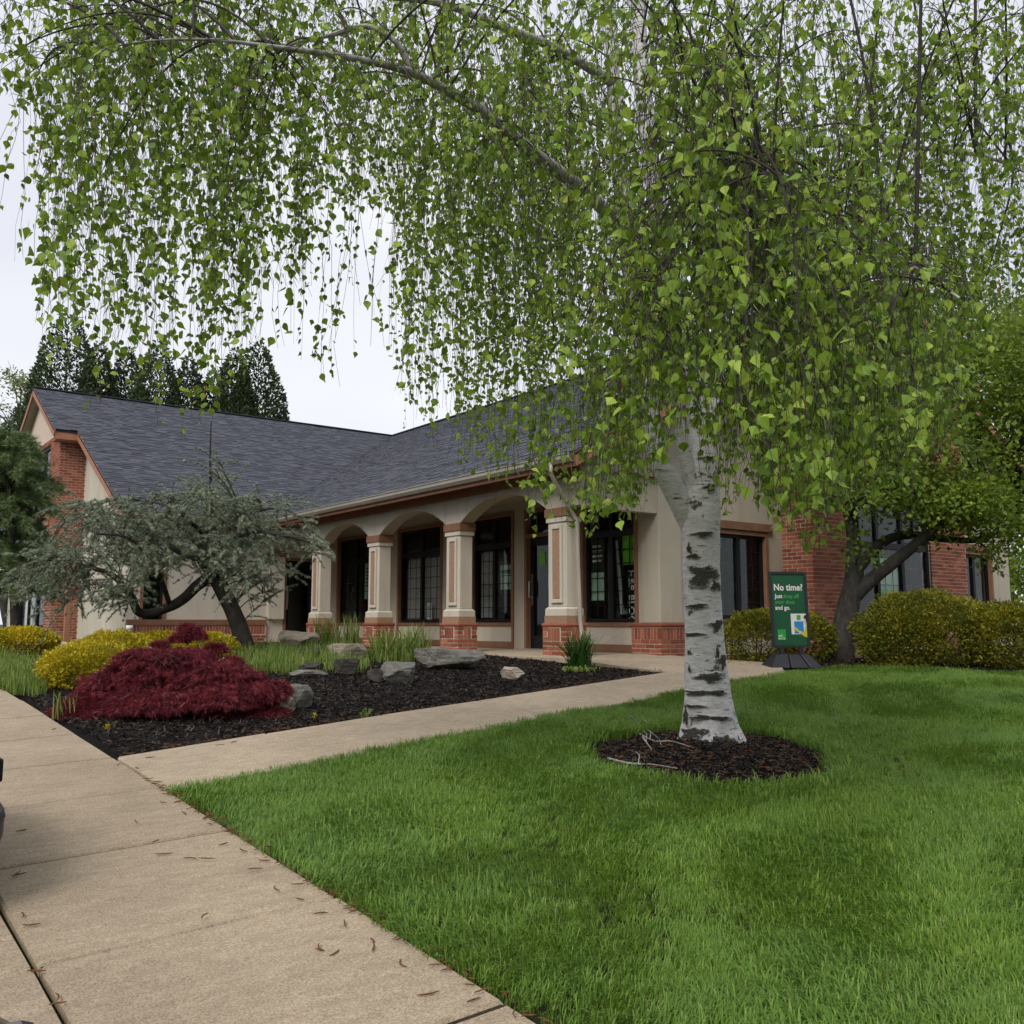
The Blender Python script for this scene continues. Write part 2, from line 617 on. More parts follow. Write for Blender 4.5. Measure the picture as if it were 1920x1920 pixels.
SWX0, SWX1 = .72, 1.83
gx = np.unique(np.concatenate([[-400, -200, -100, -60, -40, -25, -15, -8], np.arange(-4, .4, .5), [.45, .56], np.arange(1, 30, .6), [34, 40, 60, 100, 200, 400]]))
gy = np.unique(np.concatenate([[-400, -200, -100, -50, -25, -15], np.arange(-10, 36, .6), [42, 60, 100, 200, 400]]))
M['far_grass'] = m_plain('rough_grass', (.045, .085, .018), .9, .1, .35, 1.5, bump=.8, bscale=30)
grid_sheet('ground', gx, gy, lambda x, y: terr(x, y) - np.where(x < .5, .30, .10), M['far_grass'])
grid_sheet('parking_lot', np.unique(np.concatenate([[-30, -20, -10, -5], np.arange(-3, .4, .4), [.5]])), np.arange(-30, 40, .6), lambda x, y: terr(x, y) - .14, M['asphalt'])

# path edges: measured on the upper (bed) side; 1.2 m wide
PU = np.array([[1.84, 7.04], [2.77, 7.28], [4.26, 7.66], [6.02, 8.02], [8.0, 8.52], [9.34, 8.88], [11.3, 9.35]])


def path_y(x):
    return np.interp(x, PU[:, 0], PU[:, 1])


TREE = hit(1335, 1398)
RING_C = np.array([TREE[0] - .28, TREE[1] - .25])


def ring_r(x, y):
    a = np.arctan2(y - RING_C[1], x - RING_C[0])
    rr = 1.0 + .05 * np.sin(3 * a + 1) + .04 * np.sin(7 * a)
    # elongated across the view
    dx, dy = x - RING_C[0], y - RING_C[1]
    f = dx * F_[0] + dy * F_[1]; r = dx * R_[0] + dy * R_[1]
    return np.sqrt((f / 1.02) ** 2 + (r / .87) ** 2) / rr


def bush_front(x):
    """Y of the front edge of the mulch along the south side of the building"""
    return np.interp(x, [10.5, 11.4, 12.2, 12.44, 13.3, 15, 18], [9.1, 8.5, 8.0, 7.35, 6.3, 5.2, 4.2])


def in_lawn(x, y):
    return (x > SWX1 + .0) & (y < path_y(x) - 1.16) & (y < bush_front(x)) & (ring_r(x, y) > 1.0)


lx = np.concatenate([[SWX1], np.arange(2.0, 20, .2)])
grid_sheet('lawn', lx, np.arange(-6, 10.5, .2), lambda x, y: terr(x, y) - .012, M['soil'],
           keep=lambda x, y: (y < path_y(x) - .5) & (y < bush_front(x) + .3))
grid_sheet('mulch_bed', np.arange(1.8, 11.6, .1), np.arange(6.8, 22.6, .1), lambda x, y: bed(x, y) - .005 + .012 * vnoise(np.stack([x, y, 0 * x], -1), 7) - .05 * np.clip((2.02 - x) / .15, 0, 1) - .05 * np.clip((path_y(x) + .12 - y) / .12, 0, 1), M['mulch'],
           keep=lambda x, y: (y > path_y(x) - .55) & ((x < 9.3) | (y < 10.6)))
grid_sheet('shrub_bed', np.arange(9.6, 24, .15), np.arange(4, 11.1, .15), lambda x, y: terr(x, y) + .0 + .012 * vnoise(np.stack([x, y, 0 * x], -1), 6), M['mulch'],
           keep=lambda x, y: (y > bush_front(x) - .1) & (y > path_y(np.minimum(x, 11.3)) - .6 - np.clip(x - 11.0, 0, 1) * 3) & ((x > 10.9) | (y > 8.2)))
a_ = np.linspace(-1.25, 1.25, 46)
grid_sheet('mulch_ring', RING_C[0] + a_, RING_C[1] + a_, lambda x, y: terr(x, y) - .03 + .10 * np.clip(1 - ring_r(x, y), 0, 1) ** .6 + .014 * vnoise(np.stack([x, y, 0 * x], -1), 9), M['mulch'],
           keep=lambda x, y: ring_r(x, y) < 1.12)


def ring_z(x, y):
    return terr(x, y) - .03 + .10 * np.clip(1 - ring_r(x, y), 0, 1) ** .6


# ---------------------------------------------------------------- concrete slabs
def slab(name, P, parent, mat, thick=.1, lift=.012, edge=.012):
    """P: 4 (or more) xy corners ccw; top follows the terrain, arrised edge"""
    P = np.array(P, float)
    c = P.mean(0)
    n = len(P)
    sub = []
    for i in range(n):
        a, b = P[i], P[(i + 1) % n]
        k = max(1, int(np.linalg.norm(b - a) / .7))
        for j in range(k): sub.append(a + (b - a) * j / k)
    P = np.array(sub); n = len(P)
    Pi = P + (c - P) / (np.linalg.norm(c - P, axis=1)[:, None]) * edge
    z = terr(P[:, 0], P[:, 1]) + lift
    V = [(*p, zz) for p, zz in zip(Pi, z)] + [(*p, zz - edge) for p, zz in zip(P, z)] + [(*p, zz - thick) for p, zz in zip(P, z)]
    V.append((*c, float(terr(c[0], c[1]) + lift)))
    f = [(i, (i + 1) % n, 3 * n) for i in range(n)]
    for r in (0, 1):
        f += [(r * n + (i + 1) % n, r * n + i, (r + 1) * n + i, (r + 1) * n + (i + 1) % n) for i in range(n)]
    return MB().poly(V, f).build(name, mat, parent)


sw = grid_sheet('sidewalk', [SWX0 - .03, (SWX0 + SWX1) / 2, SWX1 - .005], np.arange(-6, 34, .5), lambda x, y: terr(x, y) - .03, M['soil'])
joints = [-5.55, -4.4, -3.25, -2.1, -.95, .2, 1.33, 2.45, 3.60, 4.82, 5.95, 7.06, 8.18, 9.32, 10.46, 11.6, 12.74, 13.9, 15, 16.2, 17.3, 18.5, 19.6, 20.8, 22, 23.2, 24.4, 25.6]
for a, b in zip(joints[:-1], joints[1:]):
    j = .011
    slab('slab', [(SWX0 + .008, a + j), (SWX1, a + j + .02), (SWX1, b - j + .02), (SWX0 + .008, b - j)], sw, M['concrete'], lift=.012 + random.uniform(-.005, .005), edge=.014)
M['joint'] = m_soil('joint_dirt', (.05, .04, .028), (.12, .095, .065), 90)
for b in joints[1:-1]:
    n_ = 6
    P = [(SWX0 + .012 + (SWX1 - SWX0 - .02) * i / n_, b + d_ + .02 * i / n_) for i in range(n_ + 1) for d_ in (-.0105, .0105)]
    MB().poly([(x, y, float(terr(x, y)) + .001) for x, y in P], [(2 * i, 2 * i + 2, 2 * i + 3, 2 * i + 1) for i in range(n_)]).build('joint_filler', M['joint'], sw)
kx = np.arange(-6, 30, 2.4)
curb = grid_sheet('kerb', [.50, .60, .70], np.arange(-6, 30, .6), lambda x, y: terr(x, y) - .05, M['soil'])
for a, b in zip(kx[:-1], kx[1:]):
    slab('kerb_stone', [(.50, a + .006), (.705, a + .006), (.705, b - .006), (.50, b - .006)], curb, M['concrete'], thick=.28, lift=.004, edge=.02)

pw = MB()
px_ = [1.845, 3.05, 4.27, 5.5, 6.75, 8.0, 9.25, 10.5]
path = grid_sheet('path', np.array(px_), np.array([0.0, .5, 1.0]), lambda x, y: terr(x, y), M['soil'])
me = path.data
for v in me.vertices:
    x = v.co.x; y = float(path_y(x)) - 1.15 + 1.1 * v.co.y
    v.co = (x, y, float(terr(x, y)) - .03)
for a, b in zip(px_[:-1], px_[1:]):
    a2, b2 = a + .006, b - .006
    slab('slab', [(a2, path_y(a2) - 1.2), (b2, path_y(b2) - 1.2), (b2, path_y(b2)), (a2, path_y(a2))], path, M['concrete_path'], lift=.014 + random.uniform(-.003, .003))

FL = .84
porch = MB().box(9.12, 11.4, 11.12, 22.9, .3, FL).build('porch_floor', M['concrete_path'], bevel=.012)
porch['kind'] = 'structure'
# apron that climbs from the path to the porch
ap = [(9.2, float(path_y(9.2)) - .05), (10.5, float(path_y(10.5)) - 1.2), (11.45, float(path_y(11.3)) - .55), (11.35, 11.1), (9.12, 11.1)]
az_ = [float(terr(*ap[0])) + .012, float(terr(*ap[1])) + .012, float(terr(*ap[2])) + .03, FL - .004, FL - .004]
apm = MB().prism([(p[0], p[1], z - .15) for p, z in zip(ap, az_)], (0, 0, .15)).build('apron', M['concrete_path'])
apm['kind'] = 'structure'

# ================================================================== building
BL = (16.0, 20.0, FL)
bld = thing('office_building', BL, 'low stucco and brick office building with arcaded porch and dark shingle roof', 'building')
XC, XW, XE = 9.6, 11.3, 9.0
YL, YE, YR, XR = 22.75, 22.1, 30.35, 17.25
ZE, MR = 3.87, .532
ZR = ZE + MR * (YR - YE)
YS, YSR = 11.0, 10.45               # south gable wall and its rake
YSB = 10.35                         # south bay front
XG, XGB = 6.0, 5.35                 # west gable wall of the wing, bay front
XBAY0, XBAY1 = 14.55, 19.95
YBAY0, YBAY1 = 27.4, 33.3
fr_porch = Frame((XW, 0, 0), (0, -1, 0), (-1, 0, 0))         # a = -Y
fr_south = Frame((0, YS, 0), (1, 0, 0), (0, -1, 0))          # a = X
fr_wing = Frame((0, YL, 0), (1, 0, 0), (0, -1, 0))
fr_wgab = Frame((XG, 0, 0), (0, -1, 0), (-1, 0, 0))
fr_wbay = Frame((XGB, 0, 0), (0, -1, 0), (-1, 0, 0))
fr_wbays = Frame((0, YBAY0, 0), (1, 0, 0), (0, -1, 0))
fr_sbay = Frame((0, YSB, 0), (1, 0, 0), (0, -1, 0))
fr_sbays = Frame((XBAY0, 0, 0), (0, -1, 0), (-1, 0, 0))


def cells(fr, a0, a1, z0, z1, holes, t0, t1, mb):
    A = sorted({a0, a1, *[h[0] for h in holes], *[h[1] for h in holes]})
    for aa, ab in zip(A[:-1], A[1:]):
        am = (aa + ab) / 2
        zs = sorted([(h[2], h[3]) for h in holes if h[0] <= am <= h[1]])
        z = z0
        for (h0, h1) in zs + [(z1, z1)]:
            if h0 > z + 1e-6: mb.box(aa, ab, t0, t1, z, h0, fr)
            z = max(z, h1)
    return mb


BRICKS = []          # (parent key, center, half, axes)


def brick_face(key, fr, a0, a1, z0, z1, holes=(), n0=0.0, proud=.007, L_=.200, H_=.060, J=.0135, soldier=False):
    """running bond on a wall frame, one box per brick, its back sunk in the mortar"""
    z = z0; row = 0
    ax = np.array([fr.u, fr.n, Z_])
    if soldier:
        L_, H_ = H_, z1 - z0 - J
    while z + H_ * .6 < z1:
        h = min(H_, z1 - z)
        A = sorted({a0, a1, *[q[0] for q in holes if q[2] < z + h and q[3] > z], *[q[1] for q in holes if q[2] < z + h and q[3] > z]})
        for aa, ab in zip(A[:-1], A[1:]):
            am = (aa + ab) / 2
            if any(q[0] <= am <= q[1] and q[2] < z + h - .002 and q[3] > z + .002 for q in holes): continue
            x = aa - (0 if row % 2 == 0 or soldier else (L_ + J) / 2)
            while x < ab - .02:
                b0, b1 = max(x, aa), min(x + L_, ab)
                if b1 - b0 > .03:
                    BRICKS.append((key, fr.p((b0 + b1) / 2, n0 + proud / 2 - .02 + random.uniform(-.0015, .0015), z + h / 2),
                                   ((b1 - b0) / 2, proud / 2 + .02, h / 2 - .0005), ax))
                x += L_ + J
        z += H_ + J; row += 1


def child(name, parent, mat, mb, **k):
    return mb.build(name, mat, parent, **k)


# ---- walls: porch back wall (faces the walk)
p_wins = [(-22.70, -20.85), (-19.55, -17.60), (-16.50, -14.98), (-12.95, -11.50)]
p_door = (-14.62, -13.58)
holes = [(a, b, .86, 3.56) for a, b in p_wins] + [(p_door[0], p_door[1], FL, 3.56)]
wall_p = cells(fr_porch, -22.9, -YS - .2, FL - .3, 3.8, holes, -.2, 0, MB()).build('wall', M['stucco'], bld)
# wall to the west wing, its end wall inside the porch (with a second door)
end_door = (9.82, 10.72)
wing_win = (5.35 + .95, 5.35 + 1.55)
wall_w = cells(fr_wing, XG + .201, XW + .2, FL - .3, 3.9, [(end_door[0], end_door[1], FL, 3.0), (wing_win[0], wing_win[1], 1.30, 2.6)], -.2, 0, MB()).build('wall', M['stucco_light'], bld)
# west gable end with the brick bay
mb = MB()
gab = [(XG, YL + .004, FL - .3), (XG, YL + .004, ZE + MR * (YL - YE) - .12), (XG, YBAY0, ZE + MR * (YBAY0 - YE) - .12), (XG, YBAY0, FL - .3)]
mb.prism(gab, (.2, 0, 0)).build('wall', M['stucco_light'], bld)
mb = MB()
gab2 = [(p[0], 2 * YR - p[1], p[2]) for p in gab]
mb.prism(gab2, (.2, 0, 0))
wall_g = mb.build('wall', M['stucco_light'], bld)
zb = ZE + MR * (YBAY0 - YE) - .16
bay_w = MB()
wb_holes = [(-32.3, -28.4, .95, 3.95), (-32.0, -28.7, 4.55, 6.35)]
cells(fr_wbay, -YBAY1, -YBAY0, FL - .3, zb, wb_holes, -.22, 0, bay_w)
bay_w.prism([(XGB, YBAY0, zb), (XGB, YR, ZR - .2), (XGB, YBAY1, zb)], (.2, 0, 0))
bay_w.box(XGB + .22, XG + .1, -.2, 0, FL - .3, zb, fr_wbays)
bay_w = bay_w.build('bay', M['mortar'], bld)
brick_face('bay_w', fr_wbay, -YBAY1, -YBAY0, FL, zb, wb_holes)
brick_face('bay_w', fr_wbays, XGB, XG + .02, FL, zb)
# south gable end and its brick bay
s_win = (12.0, 14.1, 1.35, 2.98)
s_win2 = (20.9, 22.35, 1.35, 2.98)
mb = MB()
cells(fr_south, XW, XBAY0 + .1, FL - .3, 3.9, [s_win], -.2, -.001, mb)
mb2 = MB()
cells(fr_south, XBAY1 - .1, 2 * XR - XW, FL - .3, 3.9, [s_win2], -.2, -.001, mb2)
zs = lambda x: ZE + MR * (min(x, 2 * XR - x) - XE) - .14
mb.prism([(XW, YS, 3.9), (XBAY0 + .1, YS, 3.9), (XBAY0 + .1, YS, zs(XBAY0)), (XW, YS, zs(XW))], (0, .2, 0))
mb2.prism([(2 * XR - XW, YS, 3.9), (2 * XR - XW, YS, zs(XW)), (XBAY1 - .1, YS, zs(XBAY0)), (XBAY1 - .1, YS, 3.9)], (0, .2, 0))
wall_s = mb.build('wall', M['stucco'], bld)
mb2.build('wall', M['stucco'], bld)
zsb = zs(XBAY0) - .02
sb_holes = [(15.75, 18.55, .95, 4.3), (15.9, 18.4, 4.75, 6.2)]
bay_s = MB()
cells(fr_sbay, XBAY0, XBAY1, FL - .3, zsb, sb_holes, -.22, 0, bay_s)
bay_s.prism([(XBAY0, YSB, zsb), (XBAY1, YSB, zsb), (XR, YSB, ZR - .22)], (0, .2, 0))
bay_s.box(-YS - .1, -YSB - .22, -.2, 0, FL - .3, zsb, fr_sbays)
bay_s = bay_s.build('bay', M['mortar'], bld)
brick_face('bay_s', fr_sbay, XBAY0, XBAY1, FL - .1, zsb, sb_holes)
brick_face('bay_s', fr_sbays, -YS, -YSB, FL - .1, zsb)
# far walls that close the volume
MB().box(17.0, 28, 38.0, 38.2, FL - .3, 3.9).box(XG, 17.0, 38.0, 38.2, FL - .3, 3.9).box(2 * XR - XW - .2, 2 * XR - XW, YS + .2, 38, FL - .3, 3.9).build('wall', M['stucco'], bld)

# brick plinths
plinth_w = MB().box(XG + .02, 9.35, -.05, .075, FL - .3, 1.30, fr_wing).build('plinth', M['mortar'], bld)
brick_face('plinth_w', fr_wing, XG + .02, 9.35, FL, 1.08, n0=.075)
brick_face('plinth_w', fr_wing, XG + .02, 9.35, 1.08, 1.30, n0=.075, soldier=True)
MB().box(XG + .02, 9.35, .0, .10, 1.302, 1.43, fr_wing).build('band', M['brown'], bld)
# corner pier at the south end of the porch: brick base, stucco above
fr_c1 = Frame((XW - .12, 0, 0), (0, -1, 0), (-1, 0, 0))
fr_c2 = Frame((0, YS - .12, 0), (1, 0, 0), (0, -1, 0))
plinth_c = MB().box(XW - .12, XW + 1.05, YS - .12, YS + .55, FL - .3, 1.32).build('plinth', M['mortar'], bld)
for fr, a0, a1 in ((fr_c1, -YS - .55, -YS + .12), (fr_c2, XW - .12, XW + 1.05)):
    brick_face('plinth_c', fr, a0, a1, FL - .12, 1.08)
    brick_face('plinth_c', fr, a0, a1, 1.08, 1.28, soldier=True)
MB().box(XW - .155, XW + 1.08, YS - .155, YS + .58, 1.285, 1.35).build('cap_course', M['brick_o'], plinth_c, bevel=.025)
MB().box(XW - .03, XW + .5, YS - .03, YS + .40, 1.35, 3.78).build('corner_pier', M['stucco'], bld, bevel=.01)

# ---- arcade
COLS = [11.42, 14.39, 17.37, 20.12]
col_keys = {}


def cbox(mb, y, hx, hy, z0, z1): return mb.box(XC - hx, XC + hx, y - hy, y + hy, z0, z1)


for i, y in enumerate(COLS):
    c = cbox(MB(), y, .135, .225, 1.60, 2.95).build('column', M['stucco_light'], bld, bevel=.008)
    cbox(MB(), y, .16, .25, 2.93, 3.01).build('moulding', M['stucco_light'], c)
    mb = MB()
    mb.poly([(XC + sx * (w - .09), y + sy * w, z) for (w, z) in ((.262, 1.465), (.262, 1.565), (.228, 1.60)) for (sx, sy) in ((-1, -1), (1, -1), (1, 1), (-1, 1))],
            [(k * 4 + q, k * 4 + (q + 1) % 4, k * 4 + 4 + (q + 1) % 4, k * 4 + 4 + q) for k in (0, 1) for q in range(4)])
    mb.build('moulding', M['stucco_light'], c)
    cbox(MB(), y, .18, .27, 3.01, 3.15).build('capital', M['brown'], c, bevel=.006)
    cbox(MB(), y, .185, .272, 1.345, 1.466).build('plinth_block', M['inset'], c, bevel=.006)
    frc = Frame((XC - .135, 0, 0), (0, -1, 0), (-1, 0, 0))
    fm = MB()
    a0, a1, z0, z1 = -y - .135, -y + .135, 1.66, 2.88
    for q in ((a0, a0 + .045, z0, z1), (a1 - .045, a1, z0, z1), (a0 + .045, a1 - .045, z0, z0 + .06), (a0 + .045, a1 - .045, z1 - .06, z1)):
        fm.box(q[0], q[1], .002, .035, q[2], q[3], frc)
    fm.build('panel_frame', M['stucco_light'], c, bevel=.005)
    MB().box(a0 + .06, a1 - .06, .001, .02, z0 + .075, z1 - .075, frc).build('panel_inset', M['inset'], c)
    ped = cbox(MB(), y, .205, .28, .4, 1.29).build('pedestal', M['mortar'], bld)
    col_keys[i] = ped
    for fr, aa, hw in ((Frame((XC - .205, 0, 0), (0, -1, 0), (-1, 0, 0)), -y, .28), (Frame((0, y - .28, 0), (1, 0, 0), (0, -1, 0)), XC, .205)):
        zz0 = 1.075 - .0735 * (5 if i == 0 else 3)
        brick_face(('ped', i), fr, aa - hw, aa + hw, zz0, 1.075)
        brick_face(('ped', i), fr, aa - hw, aa - hw + .115, 1.075, 1.285)
        brick_face(('ped', i), fr, aa - hw + .1285, aa + hw - .1285, 1.075, 1.285, soldier=True)
        brick_face(('ped', i), fr, aa + hw - .115, aa + hw, 1.075, 1.285)
    cbox(MB(), y, .23, .305, 1.287, 1.35).build('cap_course', M['brick_o'], ped, bevel=.028)
# respond at the wing end
MB().box(XC - .22, XC + .2, YL - .12, YL + .1, 1.44, 3.15).build('pilaster', M['stucco_light'], bld, bevel=.01)
MB().box(XC - .25, XC + .24, YL - .16, YL + .1, 3.01, 3.152).build('capital', M['brown'], bld)
# arches
T0, T1 = XC - .145, XC + .145
edges = [(11.0 - .35, None)] + [(y, y) for y in COLS] + [(YL - .02, None)]
ys = [YS - .45] + COLS + [YL]
for a, b in zip(ys[:-1], ys[1:]):
    lo = a + (.24 if a in COLS else 0); hi = b - (.24 if b in COLS else .1)
    pts = [(a, 3.152), (lo, 3.152)]
    if a in COLS:
        ch = hi - lo; rise = .37
        Rr = (ch * ch / 4 + rise * rise) / (2 * rise); cy, cz = (lo + hi) / 2, 3.152 + rise - Rr
        th = math.asin(ch / 2 / Rr)
        for k in range(1, 24):
            t = -th + 2 * th * k / 24
            pts.append((cy + Rr * math.sin(t), cz + Rr * math.cos(t)))
        pts += [(hi, 3.152), (b, 3.152)]
        top = 3.74
        P = []; n = len(pts)
        for x in (T0, T1):
            P += [(x, q[0], q[1]) for q in pts] + [(x, q[0], top) for q in pts]
        fs = []
        for s in (0, 2 * n):
            fs += [(s + i, s + i + 1, s + n + i + 1, s + n + i) for i in range(n - 1)]
        fs += [(i, i + 1, 2 * n + i + 1, 2 * n + i) for i in range(n - 1)]
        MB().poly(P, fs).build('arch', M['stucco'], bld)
MB().box(T0, T1, YS - .12, COLS[0], 3.153, 3.74).build('lintel', M['stucco'], bld)
MB().box(T1 + .002, XW - .01, YS + .0, YS + .16, 3.153, 3.741).build('lintel', M['stucco'], bld)
MB().prism([(T0, YS + .0, 3.79), (XW - .001, YS + .0, 3.79), (XW - .001, YS + .0, ZE + MR * (XW - XE) - .14), (T0, YS + .0, ZE + MR * (T0 - XE) - .14)], (0, .16, 0)).build('gable_infill', M['stucco'], bld)
MB().box(T0 - .035, T0 - .003, YS - .2, YL - .02, 3.60, 3.765).build('frieze_board', M['rust'], bld)
MB().box(T0 + .01, XW + .02, YS - .1, 22.9, 3.742, 3.78).build('porch_ceiling', M['soffit'], bld)
MB().box(XE + .02, T0 - .036, YSR + .05, YE + .3, 3.735, 3.76).build('soffit', M['brown'], bld)
MB().box(XE + .02, XE + .05, YSR + .03, YE + .02, 3.66, ZE - .03).build('fascia', M['rust'], bld)
MB().box(XG - .33, XE + .05, YE + .02, YE + .05, 3.66, ZE - .03).build('fascia', M['rust'], bld)
MB().box(XG - .3, XE + .4, YE + .051, YL + .02, 3.73, 3.755).build('soffit', M['brown'], bld)
MB().box(XG, XE + .6, .002, .03, 3.55, 3.728, fr_wing).build('frieze_board', M['rust'], bld)


def gutter(p0, p1, out):
    d = np.array(p1, float) - np.array(p0, float)
    o = np.array(out, float)
    prof = [(0, -.11), (.06, -.11), (.10, -.06), (.11, 0), (.125, 0), (.125, .012), (.098, .012), (.088, -.055), (.052, -.098), (0, -.098)]
    return MB().prism([np.array(p0) + o * a + Z_ * b for a, b in prof], d)


gutter((XE + .015, YSR + .02, ZE - .035), (XE + .015, YE - .12, ZE - .035), (-1, 0, 0)).build('gutter', M['gutter'], bld)
gutter((XG - .33, YE + .015, ZE - .035), (XE - .11, YE + .015, ZE - .035), (0, -1, 0)).build('gutter', M['gutter'], bld)
# downspout from the gutter to the column
yd = COLS[0] - .22
dp = [dep(1040, 884, depth_of((XE - .04, COLS[0] + .1))), ]
MB().tube([(XE - .04, 10.95, 3.76), (XE - .04, 10.95, 3.60), (XE + .1, 11.0, 3.45), (9.52, 11.14, 3.08), (9.60, 11.12, 2.95), (9.64, 11.09, 1.40), (9.66, 11.06, 1.05), (9.62, 10.99, .86)], [.034] * 8, 10).build('downspout', M['gutter'], bld, smooth=True)

# ---- windows and doors
def window(fr, a0, a1, z0, z1, cols_=2, transom=None, trim=True, n=0.0, sill_panel=None, grid=(2, 5), trim_mat='brown', fw=.055):
    w = MB()
    def ring(x0, x1, y0, y1, wd, d0, d1, mb):
        mb.box(x0, x0 + wd, d0, d1, y0, y1, fr); mb.box(x1 - wd, x1, d0, d1, y0, y1, fr)
        mb.box(x0 + wd, x1 - wd, d0, d1, y0, y0 + wd, fr); mb.box(x0 + wd, x1 - wd, d0, d1, y1 - wd, y1, fr)
    t = .07 if trim else 0
    zb0 = z0 + (.08 if trim else 0)
    ring(a0 + t, a1 - t, zb0, z1 - t, fw, n - .12, n - .05, w)
    rows = [(zb0 + fw, z1 - t - fw)]
    if transom:
        rows = [(zb0 + fw, transom - .06), (transom + .06, z1 - t - fw)]
        w.box(a0 + t + fw, a1 - t - fw, n - .12, n - .045, transom - .06, transom + .06, fr)
    xs = np.linspace(a0 + t + fw, a1 - t - fw, cols_ + 1)
    for r in rows:
        for x in xs[1:-1]: w.box(x - .045, x + .045, n - .12, n - .05, r[0], r[1], fr)
    o = w.build('window', M['black'], bld)
    for ri, r in enumerate(rows):
        for k in range(cols_):
            x0, x1 = xs[k] + (.045 if k else 0), xs[k + 1] - (.045 if k < cols_ - 1 else 0)
            MB().box(x0, x1, n - .095, n - .088, r[0], r[1], fr).build('pane', M['glass'], o)
            if grid and ri == 0:
                g = MB()
                for q in range(1, grid[0] + 1):
                    x = x0 + (x1 - x0) * q / (grid[0] + 1); g.box(x - .007, x + .007, n - .112, n - .1, r[0], r[1], fr)
                for q in range(1, grid[1] + 1):
                    z = r[0] + (r[1] - r[0]) * q / (grid[1] + 1); g.box(x0, x1, n - .1125, n - .0995, z - .007, z + .007, fr)
                g.build('muntins', M['black'], o)
    if trim:
        tm = MB(); ring(a0, a1, z0, z1, .068, n - .06, n + .03, tm)
        tm.build('trim', M[trim_mat], o)
    return o, xs, rows


WIN = []
for (a, b) in p_wins:
    o, xs, rows = window(fr_porch, a, b, 1.29, 3.56, 2, 2.92)
    pn = MB().box(a + .04, b - .04, -.06, .0, .98, 1.287, fr_porch).build('panel', M['stucco_light'], o)
    MB().box(a, b, -.06, .025, .862, .978, fr_porch).box(a, a + .06, -.06, .026, .98, 1.287, fr_porch).box(b - .06, b, -.06, .026, .98, 1.287, fr_porch).build('base_board', M['brown'], o)
    WIN.append((o, xs, rows))


def door(fr, a0, a1, z0, z1, top=None, side='L', n=0.0):
    d = MB()
    d.box(a0 + .07, a0 + .17, n - .13, n - .08, z0 + .02, z1, fr).box(a1 - .17, a1 - .07, n - .13, n - .08, z0 + .02, z1, fr)
    d.box(a0 + .17, a1 - .17, n - .13, n - .08, z0 + .02, z0 + .27, fr).box(a0 + .17, a1 - .17, n - .13, n - .08, z1 - .16, z1, fr)
    o = d.build('door', M['black'], bld)
    MB().box(a0 + .17, a1 - .17, n - .108, n - .10, z0 + .27, z1 - .16, fr).build('pane', M['glass'], o)
    hx = a0 + .12 if side == 'L' else a1 - .12
    h = MB(); h.tube([fr.p(hx, n - .08, z0 + 1.0), fr.p(hx, n + .0, z0 + 1.0), fr.p(hx, n + .0, z0 + 1.32), fr.p(hx, n - .08, z0 + 1.32)], [.013] * 4, 8)
    h.box(hx - .03, hx + .03, n - .082, n - .07, z0 + .85, z0 + 1.45, fr)
    h.build('door_handle', M['metal'], o)
    MB().box(a0, a1, n - .14, n + .05, z0, z0 + .022, fr).build('threshold', M['metal'], o)
    t = MB().box(a0, a0 + .068, n - .14, n + .03, z0 + .022, top or z1 + .07, fr).box(a1 - .068, a1, n - .14, n + .03, z0 + .022, top or z1 + .07, fr).box(a0 + .068, a1 - .068, n - .14, n + .03, z1 + .002, z1 + .07, fr)
    if top:
        t.box(a0 + .068, a1 - .068, n - .14, n + .03, top - .07, top, fr)
        MB().box(a0 + .068, a1 - .068, n - .10, n - .09, z1 + .07, top - .07, fr).build('transom_pane', M['glass'], o)
    t.build('door_frame', M['brown'], o)
    return o


d1 = door(fr_porch, p_door[0], p_door[1], FL, 3.0, 3.56)
d2 = door(fr_wing, end_door[0], end_door[1], FL, 2.93)
window(fr_wing, wing_win[0], wing_win[1], 1.30, 2.6, 1, None, True, grid=None)
sw_o, sw_xs, sw_rows = window(fr_south, *s_win, 3, None, True)
window(fr_south, *s_win2, 2, None, True, grid=None)
MB().box(s_win[0] - .05, s_win[1] + .1, .0, .06, 3.0, 3.14, fr_south).build('header', M['brown'], bld)
MB().box(s_win2[0] - .05, s_win2[1] + .1, .0, .06, 3.0, 3.14, fr_south).build('header', M['brown'], bld)
sb_o, sb_xs, sb_rows = window(fr_sbay, *sb_holes[0], 3, 2.85, False, grid=(2, 4), fw=.09)
window(fr_sbay, *sb_holes[1], 3, None, False, grid=None)
window(fr_wbay, *wb_holes[0], 3, 2.85, False, grid=None, fw=.09)
window(fr_wbay, *wb_holes[1], 3, None, False, grid=None, fw=.08)
MB().box(-32.4, -28.3, -.02, .05, 4.02, 4.42, fr_wbay).build('header', M['rust'], bld)

# interior: floor, ceiling, partition
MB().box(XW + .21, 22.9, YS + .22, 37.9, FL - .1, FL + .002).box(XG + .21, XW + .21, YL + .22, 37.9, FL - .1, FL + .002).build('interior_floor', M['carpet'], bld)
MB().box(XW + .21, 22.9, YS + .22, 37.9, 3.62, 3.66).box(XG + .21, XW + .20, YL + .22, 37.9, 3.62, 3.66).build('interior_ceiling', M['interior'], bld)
MB().box(15.2, 15.3, YS + .9, 37.8, FL + .003, 3.61).box(XG + .3, 15.1, 27.0, 27.1, FL + .003, 3.61).box(XW + 2.2, 15.19, 17.0, 17.1, FL + .003, 3.61).box(16.5, 20, 13.2, 13.3, FL + .003, 3.61).build('partition', M['interior'], bld)


